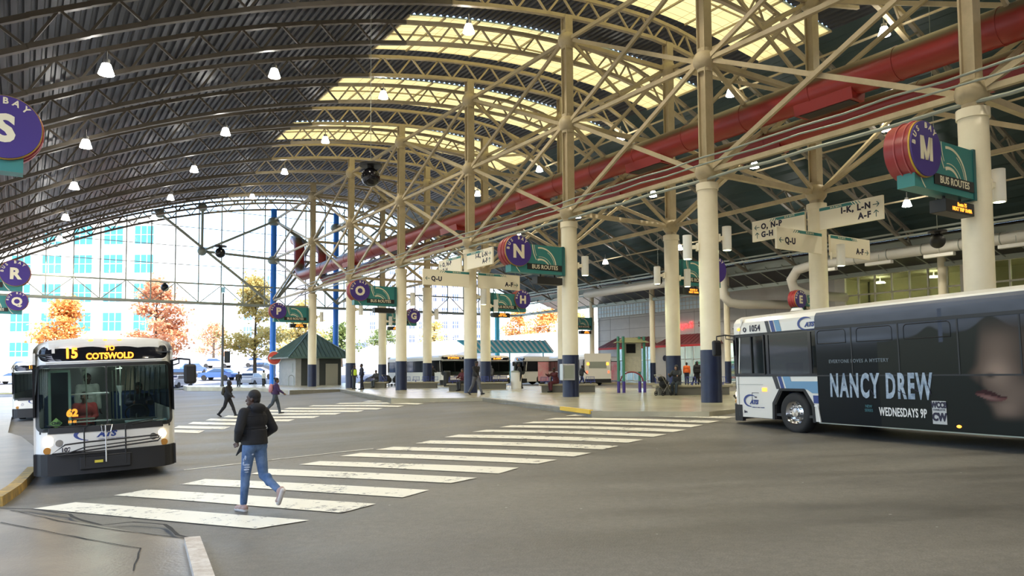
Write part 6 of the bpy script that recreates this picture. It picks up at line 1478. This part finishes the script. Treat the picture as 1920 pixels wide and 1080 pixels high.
# --- people inside the oncoming bus
def in_bus(x, y, z, rz, label, **k):
    m = LBM @ Matrix.Translation((x, y, z)) @ Matrix.Rotation(rz, 4, 'Z'); t = empty('person', mtx=m, label=label, cat='person'); return person((0, 0, 0), (0, 1), parent_t=t, label=label, vox=.016, **k)
in_bus(.38, -2.15, .46, 0, 'passenger in red top seated behind the windshield of bus 15', H=1.68, top='red_cloth', bottom='charcoal_cloth', pose='sit', skin='brown', P=dict(al=20, ar=20), bulk=1.15)
in_bus(.30, -3.1, .46, .3, 'passenger in white top standing inside bus 15', H=1.74, top='white_cloth', bottom='navy_cloth', pose='stand', skin='dark', bulk=1.1)
in_bus(-.70, -1.82, .56, 0, 'driver in dark uniform at the wheel of bus 15', H=1.76, top='navy_cloth', bottom='charcoal_cloth', pose='sit', skin='dark', P=dict(al=55, ar=55, el=35, er=35), bulk=1.1)
# --- pushcart, pushchair, bags
def cart(p, rz, label, k=1.0):
    t = empty('pushcart', p, rz, label, 'pushcart')
    for x, y in ((-.22, .28), (.22, .28), (-.22, -.28), (.22, -.28)):
        b = MB(); b.tube([(x+.0, y+math.cos(a)*.10, .11+math.sin(a)*.10) for a in np.linspace(0, 2*PI, 17)[:-1]], .02, 6, closed=True); b.cyl((x-.02, y, .11), (x+.02, y, .11), .05, seg=10); b.build('wheel', 'tire', t, True)
    b = MB()
    for x in (-.22, .22): b.tube([(x, -.28, .11), (x, .05, .55), (x, .38, .98)], .014, 6); b.tube([(x, .28, .11), (x, -.15, .62)], .014, 6)
    b.tube([(-.22, .38, .98), (.22, .38, .98)], .02, 6); b.tube([(-.22, 0, .5), (.22, 0, .5)], .012, 6); b.build('frame', 'steel', t, True)
    b = MB(); b.sphere((0, -.05, .55), (.22*k, .26*k, .22*k), 14, 8); b.sphere((.05, .05, .78), (.18*k, .2*k, .14*k), 12, 8); b.build('bag', 'black_cloth', t, True)
cart(Vector(((1242-960)/F_PX*36.0, 35.95, 0)), 2.2, 'dark loaded pushcart at the knee of the hooded seated person')
cart(plz(726, 725), TH+.6, 'dark pushchair heaped with bags near the far bench', 1.4)
cart(plz(742, 724), TH-.9, 'second pushchair with orange brown bag beside the far bench', 1.2)
# ------------------------------------------------------------------ green-roofed hut
def hut():
    c = W(24.3, 74.8, 0); t = empty('hut', c, TH+.02, 'grey block hut with green hipped metal roof beyond the plaza', 'hut')
    L, D_, h = 4.6, 5.2, 2.75
    wm = mat('hut_block', (.42, .42, .40), .8, noise=(1.5, .15)); gm = mat('hut_roof', (.10, .17, .15), .4, noise=(1, .2)); dk = mat('hut_recess', (.05, .055, .05), .8)
    b = MB(); b.box((0, 0, h/2), (L, D_, h)); b.build('walls', wm, t)
    o = 1.0; z0 = h-.05; q = [(-L/2-o, -D_/2-o, z0), (L/2+o, -D_/2-o, z0), (L/2+o, D_/2+o, z0), (-L/2-o, D_/2+o, z0)]; ap = (0, 0, z0+2.75)
    b = MB(); b.mesh(q+[ap], [(0, 1, 4), (1, 2, 4), (2, 3, 4), (3, 0, 4), (3, 2, 1, 0)]); b.box((0, -D_/2-o, z0-.04), (L+2*o, .06, .14)); b.box((-L/2-o, 0, z0-.04), (.06, D_+2*o, .14)); rf = b.build('roof', gm, t)
    b = MB()
    for i in range(-8, 9):
        for sgn, ax in ((-1, 0), (1, 0)):
            x = i*.4
            if abs(x) < L/2+o: k = 1-abs(x)/(L/2+o); b.bar((x, -D_/2-o, z0+.03), (x, -(D_/2+o)*(1-k), z0+.03+2.75*k), .04, .05)
        y = i*.4
        if abs(y) < D_/2+o: k = 1-abs(y)/(D_/2+o); b.bar((-L/2-o, y, z0+.03), (-(L/2+o)*(1-k), y, z0+.03+2.75*k), .04, .05)
    for qq in q: b.bar((qq[0], qq[1], qq[2]+.03), (0, 0, z0+2.8), .1, .08)
    b.build('standing_seams', gm, rf)
    b = MB(); b.box((-L/2+1.0, -D_/2-.01, 1.3), (.9, .05, 2.6)); b.box((L/2-1.15, -D_/2-.01, 1.32), (2.2, .05, 2.64)); b.build('recess', dk, t)
    b = MB(); b.box((L/2-1.0, -D_/2-.05, 1.05), (1.25, .05, 2.1)); b.build('door', mat('hut_door', (.40, .38, .30), .6), t)
    b = MB(); b.box((-L/2-.01, -1.6, 1.7), (.03, .4, .9)); b.build('notice', 'galv', t)
hut()
for i, (x, y, lab) in enumerate(((546, 723, 'small hoop bike rack before the green-roofed hut'),)):
    p = plz(x, y); t = empty('bike_hoop', p, TH, lab, 'bike rack'); b = MB(); b.tube([(-.25, 0, 0), (-.25, 0, .75)]+[(-.25*math.cos(a), 0, .75+.25*math.sin(a)) for a in np.linspace(0, PI, 9)[1:-1]]+[(.25, 0, .75), (.25, 0, 0)], .03, 8); b.build('hoop', 'galv', t, True)
# no entry sign
p = at_z(507, 723, -.15); t = empty('road_sign', (-24.0, 76.0, ground(-24, 76)), 0.25, 'round red and white no entry sign on the blue pole side', 'road sign')
b = MB(); b.cyl((0, 0, 0), (0, 0, 3.2), .04, seg=8); b.build('post', 'galv', t, True)
b = MB(); b.cyl((0, -.06, 3.0), (0, -.04, 3.0), .62, seg=32); b.build('disc', mat('sign_red', (.7, .08, .05), .5), t); b = MB(); b.cyl((0, -.045, 3.0), (0, -.035, 3.0), .70, seg=32); b.build('rim', 'white', t); b = MB(); b.box((0, -.07, 3.0), (.95, .02, .22)); b.build('bar', 'white', t)
# street lamp with signal box
p = Vector((-27.5, 71.5)); t = empty('street_lamp', (p.x, p.y, ground(*p)), 0, 'slim dark lamp post with traffic box beyond the far road edge', 'lamp post')
b = MB(); b.cyl((0, 0, 0), (0, 0, .5), .28, .16, 14); b.cyl((0, 0, .5), (0, 0, 9.2), .13, .08, 12); b.build('post', mat('lamp_post_grey', (.10, .11, .12), .5), t, True)
b = MB(); b.box((.45, 0, 3.1), (.42, .35, 1.1)); b.build('signal_box', 'charcoal_cloth', t); b = MB(); b.box((0, 0, 9.5), (.25, .25, .5)); b.build('lamp_head', mat('lamp_blue', (.3, .6, .8), .3), t)
# ------------------------------------------------------------------ far ground and streets
M['street'] = mat('sunlit_street', (.30, .30, .31), .8, noise=(.3, .2)); M['grass'] = mat('verge_grass', (.16, .20, .05), .9, noise=(.8, .4, (.25, .2, .08)))
def zone(px, m, lab, cat, dz): 
    b = MB(); P = [on_ground(*q) for q in px]; c = sum(P, Vector())/len(P)
    b.prism([Vector((q.x, q.y, q.z+dz-.05)) for q in P], (0, 0, .05)); o = b.build('floor', m); return struct(o, lab, cat)
def wzone(pts, z, m, lab, cat): b = MB(); b.prism([Vector((x, y, z-.05)) for x, y in pts], (0, 0, .05)); o = b.build('floor', m); return struct(o, lab, cat)
def far_g(x, y): return ground(max(-70, min(60, x)), min(y, 110)) + (max(0, y-85)*.085 if x < -16 else 0)
def gz_zone(x0, x1, y0, y1, dz, m, lab, cat, n=14):
    b = MB(); b.grid(lambda s, t: Vector((x0+(x1-x0)*s, y0+(y1-y0)*t, far_g(x0+(x1-x0)*s, y0+(y1-y0)*t)+dz)), n, n); return struct(b.build('floor', m), lab, cat)
gz_zone(-150, -18, 83, 200, .03, 'street', 'pale sunlit parking lot beyond the gable', 'parking lot', 20)
gz_zone(-90, -27, 77, 79.5, .06, 'grass', 'narrow grass verge before the parking lot', 'verge', 20)
gz_zone(-16, 120, 88, 220, .05, 'street', 'pale sunlit street beyond the far buses', 'street', 16)
# ------------------------------------------------------------------ parked cars
def car_mesh():
    T_ = {}
    b = MB()
    prof = [(-2.2, .35), (-2.25, .75), (-2.1, .92), (-1.3, .98), (1.2, .98), (2.1, .86), (2.25, .6), (2.2, .35)]
    b.prism([(y*0-.86, y, z) for y, z in prof], (1.72, 0, 0)); 
    cab = [(-1.75, .97, .80), (-1.2, 1.42, .66), (.2, 1.45, .66), (1.15, .97, .80)]
    vs = [(s*w, y, z) for s in (-1, 1) for y, z, w in cab]; b.mesh(vs, [(0, 1, 2, 3), (4, 7, 6, 5), (0, 4, 5, 1), (1, 5, 6, 2), (2, 6, 7, 3), (3, 7, 4, 0)])
    T_['body'] = b
    g = MB(); g.mesh([(-.70, -1.62, 1.0), (.70, -1.62, 1.0), (.60, -1.22, 1.38), (-.60, -1.22, 1.38)], [(0, 1, 2, 3)]); g.mesh([(-.70, 1.10, 1.0), (.70, 1.10, 1.0), (.60, .26, 1.41), (-.60, .26, 1.41)], [(0, 1, 2, 3)])
    for v in g.bm.verts: v.co.y *= 1.03; v.co.z += .02
    for s in (-1, 1): g.mesh([(s*.80, -1.45, 1.02), (s*.80, .95, 1.02), (s*.685, .15, 1.40), (s*.685, -1.12, 1.38)], [(0, 1, 2, 3)])
    T_['windows'] = g; return T_
M['carglass'] = mat('car_glass', (.03, .06, .12), .08)
protos = {}
def make_car(name, col):
    m = mat('car_paint_'+name, col, .25, coat=.5); t = empty('parked_car', (0, 0, 0)); T_ = car_mesh()
    T_['body'].build('body', m, t, bevel=.05); T_['windows'].build('windows', 'carglass', t)
    for x in (-.80, .80):
        for y in (-1.38, 1.38): b = MB(); b.cyl((x-.1, y, .33), (x+.1, y, .33), .33, seg=16); b.build('wheel', 'tire', t, True)
    return t
cols = {'white': (.75, .75, .75), 'silver': (.45, .47, .50), 'blue': (.05, .12, .35), 'red': (.5, .03, .04), 'black': (.02, .02, .025)}
used = set(); cn = {}
order = ['white', 'silver', 'blue', 'white', 'red', 'silver', 'black', 'white', 'silver', 'white', 'blue']
ci = 0
def put_car(x, y, rz):
    global ci
    c = order[(ci*7+3) % len(order)]; ci += 1
    if c not in protos: protos[c] = make_car(c, cols[c]); o = protos[c]
    else: o = copy_tree(protos[c])
    o.location = (x, y, far_g(x, y)+.04); o.rotation_euler = (0, 0, rz); cn[c] = cn.get(c, 0)+1
    tag(o, '%s parked car in the sunlit lot beyond the far gable' % c, 'car', '%s cars in the lot' % c)
for r_, (y, xs) in enumerate(((86, range(-62, -22, 4)), (94, range(-72, -26, 5)), (103, range(-84, -30, 5)), (114, range(-92, -34, 6)))):
    for x in xs:
        if random.random() < .86: put_car(x+random.uniform(-.5, .5), y+random.uniform(-.6, .6), (PI/2 if r_ % 2 else 0)+random.uniform(-.15, .15)+(.0 if random.random() < .5 else PI))
# low raised verge behind the lot
# ------------------------------------------------------------------ trees
def leaf_mat(n, c1, c2):
    m = mat(n, c1, .7); nt = m.node_tree; b = nt.nodes['Principled BSDF']; L = nt.links
    g = nt.nodes.new('ShaderNodeNewGeometry'); r = nt.nodes.new('ShaderNodeValToRGB'); r.color_ramp.elements[0].color = (*c1, 1); r.color_ramp.elements[1].color = (*c2, 1); L.new(g.outputs['Random Per Island'], r.inputs[0]); L.new(r.outputs[0], b.inputs['Base Color'])
    tr = nt.nodes.new('ShaderNodeBsdfTranslucent'); L.new(r.outputs[0], tr.inputs[0]); mx = nt.nodes.new('ShaderNodeMixShader'); mx.inputs[0].default_value = .35; L.new(b.outputs[0], mx.inputs[1]); L.new(tr.outputs[0], mx.inputs[2]); L.new(mx.outputs[0], nt.nodes['Material Output'].inputs[0]); return m
M['leaf_orange'] = leaf_mat('orange_leaves', (.80, .36, .10), (.75, .48, .18)); M['leaf_rust'] = leaf_mat('rust_leaves', (.72, .34, .18), (.78, .50, .30)); M['leaf_gold'] = leaf_mat('gold_leaves', (.72, .54, .18), (.55, .50, .20)); M['leaf_green'] = leaf_mat('green_leaves', (.10, .17, .05), (.22, .25, .07))
M['bark'] = mat('bark', (.10, .075, .05), .9, noise=(6, .4))
def tree(x, y, h, w_, leaf, label, n=5200, base=.25, seed=0, cone=.5):
    rnd = random.Random(seed); t = empty('tree', (x, y, far_g(x, y)), rnd.random()*6, label, 'tree', 'autumn trees outside')
    b = MB(); b.tube([(0, 0, 0), (.05, .03, h*.3), (0, .08, h*.6), (.02, 0, h*.93)], [.24, .18, .10, .03], 8)
    tips = []
    for i in range(34):
        f = base+(1-base)*rnd.random()**.85*.96; a = rnd.random()*2*PI; z0 = h*f*.9; prof = (1-cone)+cone*(1-f); R_ = w_*.5*min(1, (1-f)*1.9+.12)*rnd.uniform(.65, 1.05)*(.55+.45*prof/1)
        e = Vector((math.cos(a)*R_, math.sin(a)*R_, z0+h*.10*rnd.random())); b.tube([(0, 0, z0-h*.05), tuple(e*.5+Vector((0, 0, z0*.5))), tuple(e)], [.05, .035, .012], 5); tips.append((e, Vector((0, 0, z0))))
    b.build('trunk', 'bark', t, True)
    b = MB()
    for i in range(n):
        e, o = tips[rnd.randrange(len(tips))]; k = rnd.random()**.6; c = o.lerp(e, k)+Vector((rnd.gauss(0, 1), rnd.gauss(0, 1), rnd.gauss(0, .6)))*w_*.055
        q = Matrix.Rotation(rnd.random()*6.3, 3, 'Z') @ Matrix.Rotation(rnd.random()*3.1, 3, 'X'); s = rnd.uniform(.07, .17)*(w_/7)**.4
        b.mesh([c+q @ Vector(v) for v in ((-s, -s*.6, 0), (s, -s*.6, 0), (s*.6, s, 0), (-s*.5, s, 0))], [(0, 1, 2, 3)])
    b.build('foliage', leaf, t)
def tpx(px, dep): r = ray(px, 700); k = dep/r.y; return r.x*k, dep
for i, (px, dep, ptop, w_, lf, lab, n) in enumerate((
    (122, 82, 552, 8.5, 'leaf_orange', 'bright orange autumn tree left above the oncoming bus', 6500), (292, 84, 512, 9.5, 'leaf_rust', 'tall rust orange autumn tree right of the oncoming bus roof', 7500), (478, 86, 512, 8.5, 'leaf_gold', 'golden autumn tree beside the blue pole', 7000),
    (400, 125, 600, 8, 'leaf_rust', 'small distant rust tree behind the lamp post', 2500), (560, 100, 560, 9, 'leaf_gold', 'golden tree behind the green-roofed hut', 5000), (640, 112, 600, 9, 'leaf_green', 'green yellow tree behind the hut roof', 3500),
    (975, 112, 572, 10, 'leaf_orange', 'orange tree beyond the white ramp, left one', 5000), (1030, 108, 570, 11, 'leaf_orange', 'orange tree beyond the white ramp, right one', 6000), (1090, 112, 585, 9, 'leaf_gold', 'golden tree near the shop corner', 4000), (815, 130, 596, 9, 'leaf_gold', 'pale yellow tree above the white ramp', 2500), (720, 135, 610, 8, 'leaf_green', 'green tree behind the bay G sign', 2500))):
    x, y = tpx(px, dep); zt = at_depth(px, ptop, dep).z; tree(x, y, zt-far_g(x, y), w_, lf, lab, n, seed=i+3, cone=.45)
# ------------------------------------------------------------------ far buildings
def building(px0, px1, pytop, dep, wallc, label, rows, cols_, wcol, pybase=700, margin=.12, wh=.6, yaw=0.0, depth_=14, z0=None, winm=None):
    a = at_depth(px0, pytop, dep); c = at_depth(px1, pytop, dep); L = (c-a).length; zb = -3.0; Hh = a.z-zb
    t = empty('building', ((a.x+c.x)/2, dep, zb), yaw, label, 'building')
    b = MB(); b.box((0, depth_/2, Hh/2), (L, depth_, Hh)); b.box((0, depth_/2, Hh+.3), (L+.6, depth_+.6, .6)); b.build('facade', mat('facade', wallc, .8, noise=(.1, .08)), t)
    zl = (z0 if z0 is not None else 4.0); step = (Hh-zl)/rows; cs = L/cols_
    for r in range(rows):
        for k in range(cols_):
            x = -L/2+(k+.5)*cs; z = zl+(r+.5)*step; ww, hh = cs*(1-margin*2), step*wh
            b = MB(); b.box((x, -.05, z), (ww, .2, hh)); wn = b.build('window', winm or mat('win', wcol, .15), t)
            b = MB()
            for f in (1/3, 2/3): b.box((x-ww/2+ww*f, -.17, z), (.12, .06, hh))
            b.box((x, -.17, z), (ww, .06, .12)); b.build('mullions', 'white', wn)
    return t
wteal = mat('teal_window', (.03, .17, .22), .12)
building(-330, 300, 418, 150, (.80, .78, .74), 'large white office building with teal gridded windows', 5, 11, (.1, .4, .5), winm=wteal, wh=.62, margin=.2, z0=6)
building(455, 520, 512, 170, (.62, .68, .75), 'pale blue distant building by the blue pole', 6, 3, (.08, .14, .22), margin=.15)
building(690, 800, 470, 165, (.62, .57, .60), 'pinkish grey hotel block behind the arrow board', 9, 6, (.07, .10, .18), margin=.25, wh=.5)
building(803, 905, 520, 186, (.66, .60, .62), 'pale pinkish block right of the hotel', 7, 5, (.07, .10, .18), margin=.25, wh=.5)
building(515, 560, 470, 190, (.45, .40, .42), 'distant brown tower behind the red duct elbow', 9, 2, (.3, .35, .4), margin=.2)
# white sunlit ramp with railing
t = empty('ramp_wall', (0, 0, 0), 0, 'bright white sunlit ramp wall with railing beyond the far buses', 'ramp')
a, c = at_depth(770, 650, 100), at_depth(1125, 618, 96)
b = MB(); b.prism([(a.x-6, 100, -2), (c.x+6, 96, -2), (c.x+6, 96, c.z+.6), (a.x-6, 100, a.z)], (0, 1.2, 0)); b.build('wall_face', mat('ramp_white', (.85, .83, .78), .8), t)
b = MB(); b.tube([(a.x-6, 100.5, a.z+.9), (c.x+6, 96.5, c.z+1.5)], .04, 6)
for i in range(40): f = i/39; p = Vector((a.x-6, 100.5, a.z)).lerp(Vector((c.x+6, 96.5, c.z+.6)), f); b.bar(p, p+Vector((0, 0, .9)), .05)
b.build('railing', 'galv', t)
# aqua striped shelter roof near the pink bus
t = empty('bus_shelter', W(45.5, 70.5, 0), TH-.25, 'aqua striped shelter roof above the pink bus', 'shelter')
aq = mat('aqua_roof', (.10, .50, .62), .4); 
b = MB(); b.prism([(-4.5, -1.6, 3.2), (4.6, -1.6, 3.2), (4.6, 1.0, 4.6), (-5.8, 1.0, 4.6)], (0, 0, .1)); b.build('canopy', aq, t)
b = MB()
for i in range(16): x = -4.4+i*.6; b.bar((x, -1.6, 3.34), (x-.5*(1-i/16), 1.0, 4.74), .22, .05)
b.build('white_ribs', 'white', t)
b = MB(); [b.cyl((x, 0, 0), (x, 0, 3.9), .08, seg=10) for x in (-4, 0, 4)]; b.build('posts', aq, t)
# ------------------------------------------------------------------ unseen walls added behind and left of the viewer to cut light and reflections
b = MB(); ubox(b, -10, UB+9, V0-.6, V0, -1.0, 19.0); struct(hall_obj(b, 'wall_blocker_back', mat('end_blocker', (.30, .29, .27), .8)), 'unseen wall added behind the viewer to block light', 'wall')
b = MB(); ubox(b, -15.2, -15, V0, 8, -3, 9.0); struct(hall_obj(b, 'wall_blocker_left', mat('side_blocker', (.30, .29, .27), .8)), 'unseen low wall added left of the viewer to block light', 'wall')
